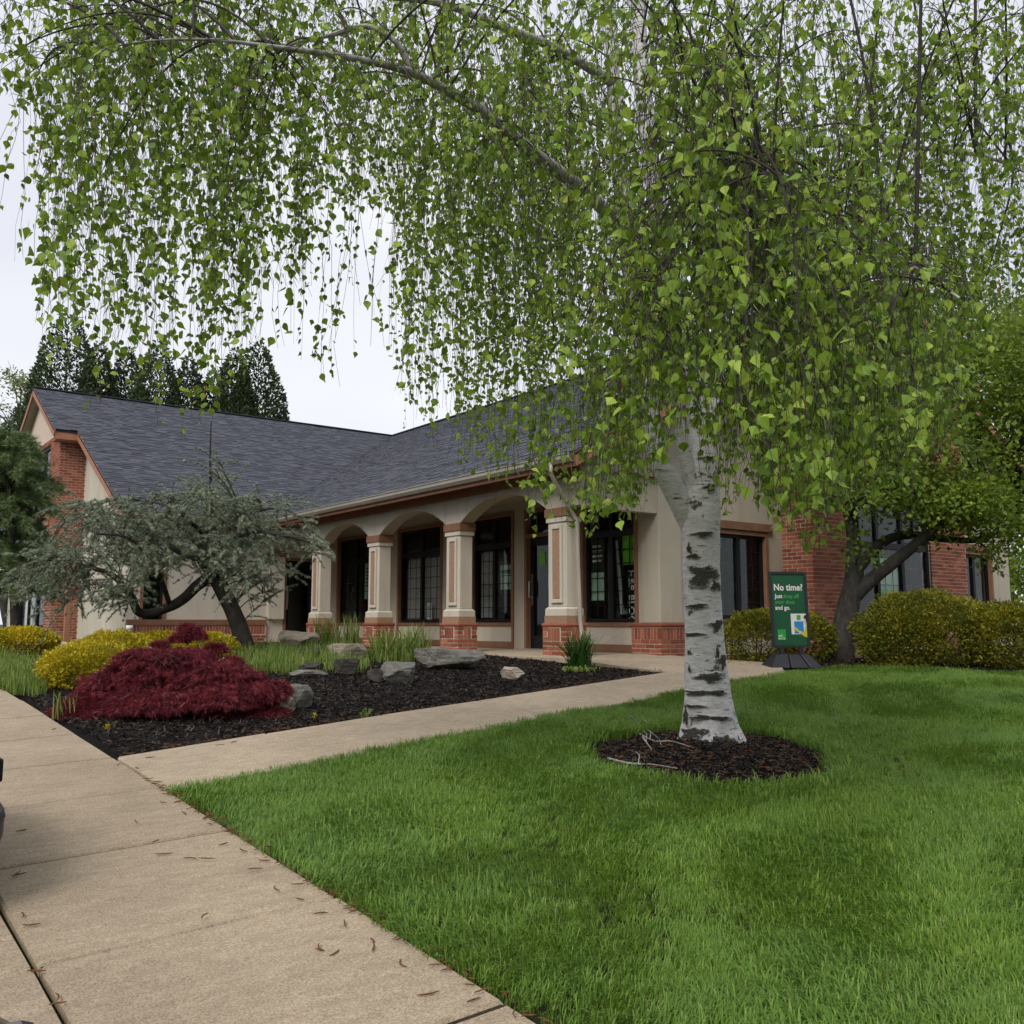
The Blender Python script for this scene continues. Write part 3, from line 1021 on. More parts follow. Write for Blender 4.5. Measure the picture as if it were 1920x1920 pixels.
def vslats(fr, a0, a1, z0, z1, n, parent):
    for q in np.arange(a0, a1 - .05, .095):
        m = MB()
        m.poly([fr.p(q, n, z0), fr.p(q + .085, n - .03, z0), fr.p(q + .085, n - .03, z1), fr.p(q, n, z1)], [(0, 1, 2, 3)])
        m.build('blind_slat', M['blind'], parent)


vslats(fr_porch, -19.4, -17.75, 1.46, 2.83, -.2, WIN[1][0])
vslats(fr_porch, -16.4, -15.8, 1.46, 2.83, -.2, WIN[2][0])


# ---- window papers and lettering
def text(s, fr_m, size, mat, parent, name='lettering', bold=0.0, align='LEFT', ext=.001):
    cu = bpy.data.curves.new(name, 'FONT')
    cu.body = s; cu.size = size; cu.extrude = ext; cu.offset = bold; cu.align_x = align
    cu.resolution_u = 3
    tmp = bpy.data.objects.new('tmp', cu); col.objects.link(tmp)
    bpy.context.view_layer.update()
    me = bpy.data.meshes.new_from_object(tmp.evaluated_get(bpy.context.evaluated_depsgraph_get()))
    bpy.data.objects.remove(tmp); bpy.data.curves.remove(cu)
    me.materials.clear(); me.materials.append(mat)
    me.transform(fr_m)
    o = bpy.data.objects.new(name, me)
    return link(o, parent)


def fmat(fr, a, n, z, rot=0):
    u = np.array(fr.u); w = Z_.copy()
    if rot: u, w = -Z_, np.array(fr.u)
    nn = np.cross(u, w); p = fr.p(a, n, z)
    return Matrix(((u[0], w[0], nn[0], p[0]), (u[1], w[1], nn[1], p[1]), (u[2], w[2], nn[2], p[2]), (0, 0, 0, 1)))


def paper(fr, a0, a1, z0, z1, n, mat, parent, name='poster'):
    return MB().box(a0, a1, n - .003, n, z0, z1, fr).build(name, M[mat], parent)


NG = -.135


def print_lines(fr, a0, a1, z1, z0, n, h, mat, parent):
    """print too small to read: rows of short strokes"""
    m = MB(); z = z1
    while z - h > z0:
        x = a0
        stop = a1 - random.uniform(0, .4) * (a1 - a0)
        while x < stop:
            w = h * random.uniform(.5, 1.6)
            m.box(x, min(x + w, a1), n, n + .0015, z - h * random.uniform(.7, .95), z, fr)
            x += w + h * random.choice((.18, .18, .5))
        z -= h * 1.75
    m.build('print', M[mat], parent)


p = paper(fr_porch, -21.45, -20.98, 1.95, 2.85, NG, 'mint', WIN[0][0])
print_lines(fr_porch, -21.40, -21.03, 2.74, 2.2, NG, .05, 'ink', p)
p = paper(fr_porch, -18.42, -18.22, 1.42, 1.80, NG + .02, 'paper', WIN[1][0])
print_lines(fr_porch, -18.40, -18.24, 1.74, 1.48, NG + .02, .022, 'ink', p)
p = paper(fr_porch, -15.62, -15.08, 2.02, 2.52, NG, 'mint', WIN[2][0])
print_lines(fr_porch, -15.58, -15.12, 2.42, 2.24, NG, .03, 'ink', p)
MB().box(-15.40, -15.30, NG, NG + .003, 2.08, 2.18, fr_porch).build('logo', M['lime'], p)
p = paper(fr_porch, -14.30, -14.12, 2.46, 2.72, -.105 + .008, 'lime', d1)
p = paper(fr_porch, -14.02, -13.84, 2.02, 2.28, -.105 + .008, 'paper', d1)
print_lines(fr_porch, -14.0, -13.86, 2.24, 2.06, -.097, .02, 'ink', p)
# window by the corner: green square over vertical shop name
p = paper(fr_porch, -12.03, -11.66, 2.35, 2.88, NG, 'lime', WIN[3][0])
text('H&R BLOCK', fmat(fr_porch, -11.86, NG + .01, 2.26, 1), .19, M['white'], WIN[3][0], bold=.002)
p = paper(fr_porch, -12.84, -12.48, 1.75, 2.25, NG, 'mint', WIN[3][0])
p = MB().box(-12.84, -12.5, NG - .003, NG, 2.28, 2.85, fr_porch).build('poster', M['ink'], WIN[3][0])
print_lines(fr_porch, -12.80, -12.54, 2.74, 2.36, NG, .05, 'white', p)
cm = MB(); cm.poly([fr_porch.p(-12.26, -.2, 2.8), fr_porch.p(-12.16, -.2, 1.5), fr_porch.p(-12.06, -.2, 1.5), fr_porch.p(-12.2, -.2, 2.8)], [(0, 1, 2, 3)])
cm.build('curtain', M['white'], WIN[3][0])
# green poster in the bay window
p = paper(fr_sbay, 16.72, 17.5, 1.25, 2.62, NG, 'mint', sb_o)
MB().box(16.74, 17.48, NG, NG + .002, 1.28, 2.0, fr_sbay).build('poster_panel', M['lime'], p)
text('H&R\nBLOCK', fmat(fr_sbay, 16.76, NG + .004, 1.72), .215, M['white'], p, bold=.003)

# ---- brickwork: the largest bricks in view one by one, the rest joined per wall
PK = {'bay_w': bay_w, 'bay_s': bay_s, 'plinth_w': plinth_w, 'plinth_c': plinth_c}
PK.update({('ped', i): o for i, o in col_keys.items()})
for k_, o_ in list(PK.items()): pass
u_, v_, d_ = proj(np.array([b[1] for b in BRICKS]))
size_px = np.array([b[2][0] * b[2][2] for b in BRICKS]) / np.maximum(d_, 1) ** 2
ok = (u_ > 0) & (u_ < 1920) & (v_ > 900) & (v_ < 1260)
size_px = np.where(ok, size_px, 0) * np.array([3.0 if isinstance(b[0], tuple) or b[0] == 'plinth_c' else 1.0 for b in BRICKS])
single = set(np.argsort(-size_px)[:300].tolist())
bme = np_mesh('brick', BOX_V, BOX_T, M['brick_o'])
rest = {}
for i, (k, c, h, ax) in enumerate(BRICKS):
    if i in single:
        o = bpy.data.objects.new('brick', bme)
        mt = Matrix([[ax[r][q] * h[r] for r in range(3)] + [c[q]] for q in range(3)] + [[0, 0, 0, 1]])
        link(o, PK[k]); o.matrix_basis = mt
    else:
        rest.setdefault(k, []).append((c, h, ax))
for k, it in rest.items():
    V, T, ti = boxes_np(it)
    o = np_obj('brickwork', V, T, M['brick'], PK[k], ti); o['kind'] = 'stuff'

# ---- roof
roof = MB()
th = .05
def rz(d): return ZE + MR * d
def roof_poly(pts): roof.prism([(p[0], p[1], p[2] - th - .02) for p in pts], (0, 0, th))
XRK, XRK2 = XG - .35, XGB - .27
DB = YBAY0 - .4 - YE
def W(x, y): return (x, y, rz(y - YE))
def P_(x, y): return (x, y, rz(x - XE))
Y2 = 2 * YR; X2 = 2 * XR
roof_poly([W(XRK, YE), W(XE, YE), W(XE + (YR - YE), YR), W(XRK, YR)])
roof_poly([W(XRK2, YE + DB), W(XRK + .001, YE + DB), W(XRK + .001, YR), W(XRK2, YR)])
DBS = XBAY0 - .4 - XE
YSR2 = YSB - .3
roof_poly([P_(XE, YSR), P_(XR, YSR), P_(XR, YE + (XR - XE)), P_(XE, YE)])
roof_poly([P_(XE + DBS, YSR2), P_(XR, YSR2), P_(XR, YSR - .001), P_(XE + DBS, YSR - .001)])
# back slopes
def mirW(p): return (p[0], Y2 - p[1], p[2])
def mirP(p): return (X2 - p[0], p[1], p[2])
roof.prism([(q[0], q[1], q[2] - th - .02) for q in [mirW(W(XRK2, YR)), mirW(W(XR, YR)), (XR, Y2 - YE, ZE), (XRK, Y2 - YE, ZE), (XRK, Y2 - YE - DB, rz(DB)), (XRK2, Y2 - YE - DB, rz(DB))]], (0, 0, th))
roof.prism([(q[0], q[1], q[2] - th - .02) for q in [mirP(P_(XR, YSR2)), mirP(P_(XE + DBS, YSR2)), mirP(P_(XE + DBS, YSR)), mirP(P_(XE, YSR)), (X2 - XE, Y2 - YE, ZE), (XR, Y2 - YE, ZR)]], (0, 0, th))
roof = roof.build('roof', M['deck'], bld)

EXPO = .142
sl = math.hypot(1, MR)
items = {'w': [], 'p': []}
def shingles(key, lo_fn, length, place):
    n = int(length * sl / EXPO)
    ca, sa = 1 / sl, MR / sl
    for r in range(n):
        d = (r + .5) * EXPO / sl
        lo, hi = lo_fn(d)
        x = lo - random.uniform(0, .25)
        while x < hi:
            w = random.choice((.14, .18, .22, .27, .33))
            a, b = max(x, lo), min(x + w, hi)
            x += w
            if b - a < .03: continue
            place(key, (a + b) / 2, (b - a) / 2, d, random.choice((0, 0, .004, .007)))
def place_w(key, m, h, d, lift):
    ax = np.array([(1, 0, 0), (0, 1 / sl, MR / sl), (0, -MR / sl, 1 / sl)])
    tilt = .055
    c = np.array([m, YE + d, rz(d)]) + ax[2] * (lift + .004)
    a1 = unit(ax[1] - ax[2] * tilt); a2 = np.cross(ax[0], a1)
    items[key].append((c, (h - .001, EXPO * .56, .006), np.array([ax[0], a1, a2])))
def place_p(key, m, h, d, lift):
    ax = np.array([(0, -1, 0), (1 / sl, 0, MR / sl), (-MR / sl, 0, 1 / sl)])
    c = np.array([XE + d, m, rz(d)]) + ax[2] * (lift + .004)
    a1 = unit(ax[1] - ax[2] * .055); a2 = np.cross(ax[0], a1)
    items[key].append((c, (h - .001, EXPO * .56, .006), np.array([ax[0], a1, a2])))
shingles('w', lambda d: ((XRK2 if d > DB else XRK), XE + d), YR - YE, place_w)
shingles('p', lambda d: ((YSR2 if d > DBS else YSR), YE + d), XR - XE, place_p)
allp = items['p']
pd = np.array([i[0] for i in allp]); pu, pv, pdz = proj(pd)
score = np.array([i[1][0] for i in allp]) / pdz ** 2 * ((pu > 560) & (pu < 1010) & (pv > 800))
sgl = set(np.argsort(-score)[:300].tolist())
sme = np_mesh('shingle', BOX_V, BOX_T, M['shingle_o'])
restp = []
for i, (c, h, ax) in enumerate(allp):
    if i in sgl:
        o = bpy.data.objects.new('shingle', sme)
        link(o, roof)
        o.matrix_basis = Matrix([[ax[r][q] * h[r] for r in range(3)] + [c[q]] for q in range(3)] + [[0, 0, 0, 1]])
    else: restp.append((c, h, ax))
V, T, ti = boxes_np(restp + items['w'])
o = np_obj('shingle_field', V, T, M['shingle'], roof, ti); o['kind'] = 'stuff'
MB().beam((XRK2, YR, ZR + .012), (XR, YR, ZR + .012), .22, .03).beam((XR, YR, ZR + .012), (XR, YSR2, ZR + .012), .22, .03).build('ridge_cap', M['shingle'], roof)
# rake boards
def rake(p, q, w=.035, h=.2):
    MB().beam((p[0], p[1], p[2] - .12), (q[0], q[1], q[2] - .12), w, h).build('rake_board', M['rust'], roof)
rake(W(XRK + .02, YE), W(XRK + .02, YE + DB)); rake(W(XRK2 + .02, YE + DB), W(XRK2 + .02, YR))
rake(mirW(W(XRK2 + .02, YR)), mirW(W(XRK2 + .02, YE + DB)))
rake(P_(XE, YSR + .02), P_(XE + DBS, YSR + .02)); rake(P_(XE + DBS, YSR2 + .02), P_(XR, YSR2 + .02))
rake(mirP(P_(XR, YSR2 + .02)), mirP(P_(XE + DBS, YSR2 + .02))); rake(mirP(P_(XE + DBS, YSR + .02)), mirP(P_(XE, YSR + .02)))
b_ = MB().box(XRK2 + .04, XRK + .1, YE + DB + .02, YE + DB + .05, rz(DB) - .26, rz(DB) - .03)
b_.box(XRK2 + .06, XG + .0, YE + DB + .055, YBAY0 + .02, rz(DB) - .29, rz(DB) - .262)
b_.build('bay_eave', M['rust'], roof)
MB().box(XE + DBS + .02, XE + DBS + .05, YSR2 + .04, YSR + .1, rz(DBS) - .26, rz(DBS) - .03).build('bay_eave', M['rust'], roof)
sf = MB().prism([(XRK2 + .04, YE + DB + .06, rz(DB) - .24), (XRK2 + .04, YR, ZR - .24), (XGB + .05, YR, ZR - .24), (XGB + .05, YE + DB + .06, rz(DB) - .24)], (0, 0, .02))
sf.prism([mirW(p) for p in [(XRK2 + .04, YE + DB + .06, rz(DB) - .24), (XRK2 + .04, YR, ZR - .24), (XGB + .05, YR, ZR - .24), (XGB + .05, YE + DB + .06, rz(DB) - .24)]], (0, 0, .02))
sf.build('gable_soffit', M['soffit'], roof)

# ================================================================== birch
LEAF_V = np.array([(0, 0, 0), (.10, .24, .04), (.28, .40, .06), (.50, .34, .04), (.76, .13, -.01), (1.06, 0, -.09),
                   (.10, -.24, .04), (.28, -.40, .06), (.50, -.34, .04), (.76, -.13, -.01), (.40, 0, -.03)])
LEAF_T = np.array([(10, 1, 0), (10, 2, 1), (10, 3, 2), (10, 4, 3), (10, 5, 4), (10, 0, 6), (10, 6, 7), (10, 7, 8), (10, 8, 9), (10, 9, 5)])


def smooth_path(pts, n):
    """Catmull-Rom through control points (any number of columns)"""
    P = np.array(pts, float)
    Q = np.vstack([2 * P[0] - P[1], P, 2 * P[-1] - P[-2]])
    out = []
    seg = len(P) - 1
    for t in np.linspace(0, seg - 1e-6, n):
        i = int(t); f = t - i
        a, b, c, d = Q[i], Q[i + 1], Q[i + 2], Q[i + 3]
        out.append(.5 * (2 * b + (c - a) * f + (2 * a - 5 * b + 4 * c - d) * f * f + (3 * b - 3 * c + d - a) * f ** 3))
    return np.array(out)


TD = depth_of(TREE)
birch = thing('birch_tree', (TREE[0], TREE[1], float(ring_z(TREE[0], TREE[1]))),
              'large weeping white birch rising from the round mulch ring in the lawn', 'tree')


def stem(rows, n):
    """rows: (u, v, depth offset, width in photo pixels) -> centre line and radii"""
    pts = []
    for (u, v, dd, w) in rows:
        p = dep(u, v, TD + dd)
        pts.append((*p, w * (TD + dd) / 1784 / 2))
    S = smooth_path(pts, n)
    return S[:, :3], np.maximum(S[:, 3], .004)


trunk_p, trunk_r = stem([(1333, 1425, 0, 150), (1333, 1400, 0, 124), (1330, 1375, 0, 106), (1327, 1330, 0, 90), (1324, 1250, 0, 79), (1318, 1150, 0, 72), (1314, 1040, 0, 70),
                         (1313, 965, 0, 74), (1315, 890, .03, 66), (1315, 830, .05, 54), (1305, 755, .08, 40), (1288, 660, .1, 37), (1264, 550, .15, 37), (1240, 425, .2, 38), (1214, 250, .25, 34), (1202, 120, .3, 31),
                         (1197, -20, .35, 28), (1190, -300, .4, 20), (1185, -560, .4, 8)], 110)
left_p, left_r = stem([(1300, 990, .02, 48), (1264, 918, -.05, 44), (1237, 862, -.1, 41), (1222, 790, -.1, 38), (1208, 650, .1, 40), (1180, 480, .3, 36), (1160, 300, .5, 32), (1150, 150, .6, 28), (1140, -100, .7, 20), (1130, -300, .7, 8)], 50)
second_p, second_r = stem([(1304, 940, -.02, 34), (1288, 870, -.06, 28), (1274, 800, -.1, 23), (1262, 720, -.15, 20), (1248, 600, -.2, 17), (1234, 450, -.25, 14), (1222, 300, -.3, 10), (1215, 160, -.3, 5)], 40)
right_p, right_r = stem([(1318, 850, .05, 46), (1338, 740, .2, 40), (1356, 560, .5, 36), (1370, 320, .8, 32), (1374, 60, 1.0, 28), (1380, -220, 1.1, 18), (1384, -420, 1.1, 7)], 40)


def trunk_mesh(P, r, n, flare=False):
    V, T = tube_np(P, r, n)
    V = V.reshape(len(P), n, 3)
    C = P[:, None, :]
    d = V - C
    k = 1 + .05 * vnoise(V, 4.5)[..., None] + .03 * vnoise(V, 13, 3)[..., None]
    if flare:
        h = np.clip((1.0 - (V[..., 2:3] - P[0, 2])) / 1.0, 0, 1)
        a = np.arctan2(d[..., 1], d[..., 0])[..., None]
        k = k + h ** 3 * .24 * np.sin(5 * a + 1) + h ** 2 * .05 * np.sin(9 * a + 7 * V[..., 2:3]) + .02 * vnoise(V * (1, 1, 3), 9)[..., None]
    return (C + d * k).reshape(-1, 3), T


V, T, _ = merge([trunk_mesh(trunk_p, trunk_r, 28, True), trunk_mesh(left_p, left_r, 18), trunk_mesh(second_p, second_r, 14), trunk_mesh(right_p, right_r, 16)])
np_obj('trunk', V, T, M['birch'], birch, smooth=True)
# rough black scars where the bark has split
def scar(u, v, w, h, seed):
    r = np.random.default_rng(seed)
    tv_ = np.array([proj(p)[1] for p in trunk_p]); i = int(np.argmin(np.abs(tv_ - v)))
    c, rd_ = trunk_p[i], trunk_r[i]
    toc = unit((EYE - c) * np.array([1, 1, 0])); rt = np.cross(Z_, toc)
    uc = proj(c)[0]; k = TD / 1784
    a0_ = math.asin(max(-.97, min(.97, (u - uc) * k / rd_)))
    A = 22; P = []
    rings = [0, .35, .7, .9, 1.0]
    for q, f in enumerate(rings):
        for j in range(A):
            t_ = 2 * math.pi * j / A
            e = 1 + .22 * math.sin(3 * t_ + seed) + .18 * math.sin(5 * t_ + 2 * seed) + r.uniform(-.14, .14)
            da = f * e * w * k / 2 / rd_ * math.cos(t_); dz = f * e * h * k / 2 * math.sin(t_) * (1 + .3 * math.sin(2 * t_ + seed))
            z_ = c[2] + dz
            jj = int(np.argmin(np.abs(trunk_p[:60, 2] - z_))); cc_, rr_ = trunk_p[jj], trunk_r[jj]
            lift_ = (.003 + .003 * r.normal() * (0 < f < 1)) * (1 - f ** 3) + (.003 if f < 1 else -.02)
            R3 = rr_ * 1.055 + lift_
            P.append(np.array([cc_[0], cc_[1], z_]) + R3 * (toc * math.cos(a0_ + da) + rt * math.sin(a0_ + da)))
    fs = [(q * A + j, q * A + (j + 1) % A, (q + 1) * A + (j + 1) % A, (q + 1) * A + j) for q in range(len(rings) - 1) for j in range(A)]
    np_obj('bark_scar', np.array(P), np.array(fs), M['scar'], birch, np.repeat([1.0, .85, .55, .25, 0.0], A), smooth=True)


def m_scar():
    t = NT('bark_scar')
    v = t.pos()
    a = t.n('ShaderNodeAttribute', attribute_name='tint').outputs['Fac']
    n1 = t.noise(t.pos((1, 1, 2.2)), 38, 6, .75)
    f = t.math('ADD', t.math('MULTIPLY', a, 1.15), t.math('MULTIPLY', t.math('SUBTRACT', n1, .5), 2.0))
    dark = t.ramp(t.noise(v, 70, 5, .7), [(.3, (.018, .017, .014)), (.7, (.15, .145, .12))])
    c = t.mix(t.ramp(f, [(.34, 0.0), (.56, 1.0)]), (.60, .58, .565), dark)
    return t.done(t.principled(c, .9, .15, t.bump(n1, .9, .02)))


M['scar'] = m_scar()
for k_, q_ in enumerate([(1318, 1078, 62, 58), (1340, 1108, 26, 28), (1294, 1028, 12, 22), (1300, 1052, 30, 9), (1306, 1134, 48, 9), (1342, 1165, 30, 24), (1300, 1188, 44, 9), (1295, 1222, 11, 12), (1296, 1252, 8, 16), (1343, 1226, 9, 32),
                         (1330, 1262, 60, 18), (1352, 1244, 26, 30), (1310, 1290, 70, 12), (1300, 1322, 60, 8), (1374, 1352, 24, 60), (1320, 1392, 90, 22), (1286, 1385, 24, 24), (1318, 1010, 44, 10), (1300, 1368, 60, 26), (1352, 1384, 56, 40), (1330, 1345, 84, 12), (1290, 1340, 20, 40), (1340, 1300, 60, 9), (1330, 925, 26, 16), (1325, 860, 30, 10)]):
    scar(q_[0], q_[1], q_[2] * 1.0, q_[3] * .95, k_ + 1)
limb1_p, limb1_r = stem([(1178, 440, .28, 30), (1100, 362, -.3, 27), (1000, 287, -.9, 25), (930, 228, -1.3, 23), (860, 182, -1.6, 20), (760, 132, -2.0, 17), (640, 106, -2.4, 13), (500, 86, -2.7, 9), (380, 74, -2.9, 6), (250, 80, -3.1, 4), (140, 110, -3.2, 3)], 60)
limb2_p, limb2_r = stem([(775, 140, -1.95, 13), (745, 82, -2.0, 12), (690, 50, -2.0, 11), (620, 66, -2.05, 9), (540, 86, -2.1, 6), (430, 150, -2.2, 4)], 30)
limb3_p, limb3_r = stem([(1155, 160, .6, 20), (1050, 95, .1, 18), (940, 50, -.5, 16), (820, 5, -.9, 14), (650, -10, -1.4, 11), (430, -15, -1.9, 7), (250, 20, -2.2, 4)], 50)
limb4_p, limb4_r = stem([(1360, 420, .6, 22), (1440, 290, .4, 17), (1560, 270, 0, 13), (1700, 275, -.5, 10), (1850, 295, -.9, 7), (1960, 340, -1.2, 4)], 36)
limb5_p, limb5_r = stem([(1350, 560, .4, 22), (1450, 470, -.4, 18), (1560, 450, -1.3, 14), (1680, 480, -2.1, 10), (1800, 560, -2.8, 5)], 36)
limb6_p, limb6_r = stem([(1230, 380, .2, 20), (1250, 330, -.8, 16), (1300, 290, -1.9, 12), (1380, 290, -2.9, 9), (1460, 330, -3.7, 5)], 36)
limb_parts = []
for lp, lr in ((limb1_p, limb1_r), (limb2_p, limb2_r), (limb3_p, limb3_r), (limb4_p, limb4_r), (limb5_p, limb5_r), (limb6_p, limb6_r)):
    V, T = trunk_mesh(lp, lr, 10)
    np_obj('limb', V, T, M['limb'], birch, smooth=True)

# secondary boughs: arch out from the stems to where the curtains hang
STEMS = np.concatenate([trunk_p[62:], left_p[18:], right_p[12:], limb1_p[6:], limb3_p[6:], limb4_p, limb5_p, limb6_p])
ENV_U = [-400, -60, 0, 40, 70, 120, 200, 270, 350, 400, 440, 500, 560, 640, 690, 715, 740, 770, 830, 900, 960, 1000, 1050, 1090, 1130, 1180, 1230, 1265, 1300, 1330, 1355, 1400, 1450, 1500, 1550, 1600, 1650, 1700, 1750, 1800, 1840, 1880, 1920, 2000, 2300]
ENV_V = [700, 600, 480, 560, 680, 745, 790, 800, 865, 810, 770, 690, 735, 745, 755, 640, 780, 860, 880, 925, 985, 1015, 1030, 1055, 1015, 1000, 960, 860, 840, 990, 1000, 960, 1010, 1050, 1050, 990, 960, 955, 925, 885, 730, 690, 640, 700, 700]
targets = []


def zone(u0, u1, v0, v1, d0, d1, n):
    for _ in range(n):
        targets.append((random.uniform(u0, u1), random.uniform(v0, v1), random.uniform(d0, d1)))


zone(-250, 120, -60, 200, 4.2, 5.6, 8)
zone(60, 420, -120, 330, 4.3, 6.2, 20)
zone(380, 720, -160, 300, 4.6, 6.8, 20)
zone(-200, 720, -420, -80, 4.8, 7.5, 10)
zone(680, 1000, -150, 420, 6.8, 9.8, 22)
zone(840, 1100, -200, 500, 5.0, 8.8, 18)
zone(1050, 1330, -200, 560, 4.0, 8.5, 22)
zone(1150, 1420, 200, 640, 3.4, 5.4, 13)
zone(1300, 1620, -150, 600, 3.3, 6.5, 30)
zone(1400, 1720, 250, 720, 3.6, 6.8, 18)
zone(1560, 1860, -100, 520, 4.4, 8.0, 26)
zone(1780, 2150, -200, 330, 4.4, 8.0, 13)
zone(1040, 1260, 420, 800, 4.2, 7.2, 16)
zone(1380, 1560, 560, 820, 3.3, 4.6, 8)
zone(1560, 1840, 520, 780, 4.6, 7.4, 14)
zone(900, 2000, -520, -150, 4.5, 9.0, 14)
bough_P, bough_r = [], []
strand_root, strand_dir, strand_d = [], [], []
for (u, v, d) in targets:
    T_ = dep(u, v, d)
    dist = np.linalg.norm((STEMS - T_)[:, :2], axis=1) + .9 * np.abs(STEMS[:, 2] - (T_[2] - .35)) + .15 * rng.random(len(STEMS))
    S_ = STEMS[int(np.argsort(dist)[random.randrange(16)])]
    ln = np.linalg.norm(T_ - S_)
    c1 = S_ + (T_ - S_) * .35 + np.array([0, 0, .28 * ln]) + rng.normal(size=3) * .06 * ln
    c2 = S_ + (T_ - S_) * .75 + np.array([0, 0, .22 * ln]) + rng.normal(size=3) * .05 * ln
    t = np.linspace(0, 1, 14)[:, None]
    B = (1 - t) ** 3 * S_ + 3 * t * (1 - t) ** 2 * c1 + 3 * t * t * (1 - t) * c2 + t ** 3 * T_
    bough_P.append(B); bough_r.append(np.linspace(.0045 + .0032 * ln, .0022, 14))
    for _ in range(int((11 + 4 * min(ln, 3.0)) * (.66 if u < 760 else (.95 if u < 1280 else .74)))):
        k = random.uniform(.25, 1.0) * 13
        i = min(int(k), 12); p = B[i] + (B[i + 1] - B[i]) * (k - i)
        a = random.uniform(0, 2 * math.pi)
        strand_root.append(p); strand_dir.append((math.cos(a), math.sin(a)))
for lp in (limb1_p, limb3_p, limb2_p):
    for _ in range(90 if lp is not limb2_p else 30):
        i = random.randrange(8, len(lp)); a = random.uniform(0, 2 * math.pi)
        strand_root.append(lp[i]); strand_dir.append((math.cos(a), math.sin(a)))
bough_P = np.array(bough_P); bough_r = np.array(bough_r)
V, T = tubes_np(bough_P, bough_r, 5)
o = np_obj('bough', V, T, M['twig'], birch, smooth=True); o['kind'] = 'stuff'

root = np.array(strand_root); sdir = np.array(strand_dir)
S = len(root); m = 12
sdep = root[:, :2] @ F_[:2]
Ls = rng.uniform(260, 860, S) / 1784 * np.clip(sdep, 3, 10)
out = rng.uniform(.08, .55, S)
t = np.linspace(0, 1, m)
P = np.zeros((S, m, 3))
ho = out[:, None] * (1 - np.exp(-5 * t))[None, :]
P[:, :, 0] = root[:, None, 0] + sdir[:, None, 0] * ho
P[:, :, 1] = root[:, None, 1] + sdir[:, None, 1] * ho
P[:, :, 2] = root[:, None, 2] - Ls[:, None] * (t ** 1.25)[None, :] + .10 * np.sin(t * math.pi)[None, :] * out[:, None]
wig = np.cumsum(rng.normal(size=(S, m, 2)) * .034, axis=1); wig[:, 0] = 0
P[:, :, :2] += wig
# where each curtain ends
uu, vv, zz = proj(P.reshape(-1, 3))
uu = uu.reshape(S, m); vv = vv.reshape(S, m)
env = np.interp(uu, ENV_U, ENV_V) - np.abs(rng.normal(size=(S, 1))) * 48
# thin places where the sky shows
thin = ((uu > 585) & (uu < 735) & (vv > 400)) | ((uu > 480) & (uu < 600) & (vv > 560)) | ((uu < 60) & (vv > 200))
fork = (uu > 1215) & (uu < 1360) & (vv > 760)
thin_cut = (fork & (rng.random((S, 1)) < .6)) | thin & (rng.random((S, 1)) < .72)
bad = (vv > env) | (P[:, :, 2] < 1.35) | thin_cut
nl = np.where(bad.any(1), np.argmax(bad, 1), m)
keep = nl >= 3
# drop strands that would hide the clear left-hand sky or sit almost in the lens
keep &= ~((sdep < 2.9))
P, nl = P[keep], nl[keep]
S = len(P)
frac = np.minimum(nl - 1, m - 1) / (m - 1)
# resample each strand to its own end
tt = frac[:, None] * t[None, :] * (m - 1)
i0 = np.minimum(tt.astype(int), m - 2); fr_ = (tt - i0)[..., None]
ar = np.arange(S)[:, None]
P = P[ar, i0] * (1 - fr_) + P[ar, i0 + 1] * fr_
rad = np.linspace(.0022, .0009, m)[None, :] * rng.uniform(.8, 1.2, (S, 1))
V, T = tubes_np(P, rad, 3)
o = np_obj('twig', V, T, M['twig'], birch); o['kind'] = 'stuff'
seglen = np.linalg.norm(np.diff(P, axis=1), axis=2).sum(1)
cnt = np.maximum(3, (seglen / .088 * rng.lognormal(-.1, .5, S)).astype(int))
nodes = np.maximum(2, (seglen / .10).astype(int))
idx = np.repeat(np.arange(S), cnt)
pos_t = np.clip((np.floor(rng.random(len(idx)) ** .85 * nodes[idx]) + .5) / nodes[idx] + rng.normal(size=len(idx)) * .012, .04, 1) * (m - 1)
i0 = np.minimum(pos_t.astype(int), m - 2); fq = (pos_t - i0)[:, None]
lp = P[idx, i0] * (1 - fq) + P[idx, i0 + 1] * fq
ld = rng.normal(size=(len(idx), 3)) * .55 + np.array([0, 0, -.9])
lp = lp + unit(rng.normal(size=lp.shape)) * rng.uniform(.004, .042, (len(lp), 1))
lsz = .026 + .036 * rng.random(len(idx)) ** 1.2
lu, lv, lz = proj(lp)
okl = (lz > 2.6)
lp, ld, lsz, lu, lv, lz = lp[okl], ld[okl], lsz[okl], lu[okl], lv[okl], lz[okl]
print('birch leaves', len(lp), 'strands', S)
# few leaves hang across the big pale limb and the clear upper stem
def veil(path_, w, sel):
    pu_, pv_, _ = proj(path_); pd__ = path_ @ FW
    near = np.zeros(len(lp), bool)
    for a_u, a_v, a_d in zip(pu_, pv_, pd__):
        near |= (np.abs(lu - a_u) < w) & (np.abs(lv - a_v) < w) & (lz < a_d + .3)
    return near & (rng.random(len(lp)) < sel)


drop = veil(limb1_p[4:40], 14, .5) | veil(trunk_p[80:100], 20, .7)
lp, ld, lsz, lu, lv, lz = lp[~drop], ld[~drop], lsz[~drop], lu[~drop], lv[~drop], lz[~drop]
inf = (lu > 10) & (lu < 1910) & (lv > 10) & (lv < 1060)
sc_l = np.where(inf, lsz / lz, 0)
big = np.argsort(-sc_l)[:300]
mask = np.ones(len(lp), bool); mask[big] = False
V, T, ti = leaves_np(lp[mask], ld[mask], lsz[mask], LEAF_V, LEAF_T)
o = np_obj('foliage', V, T, M['birch_leaf'], birch, ti); o['kind'] = 'stuff'
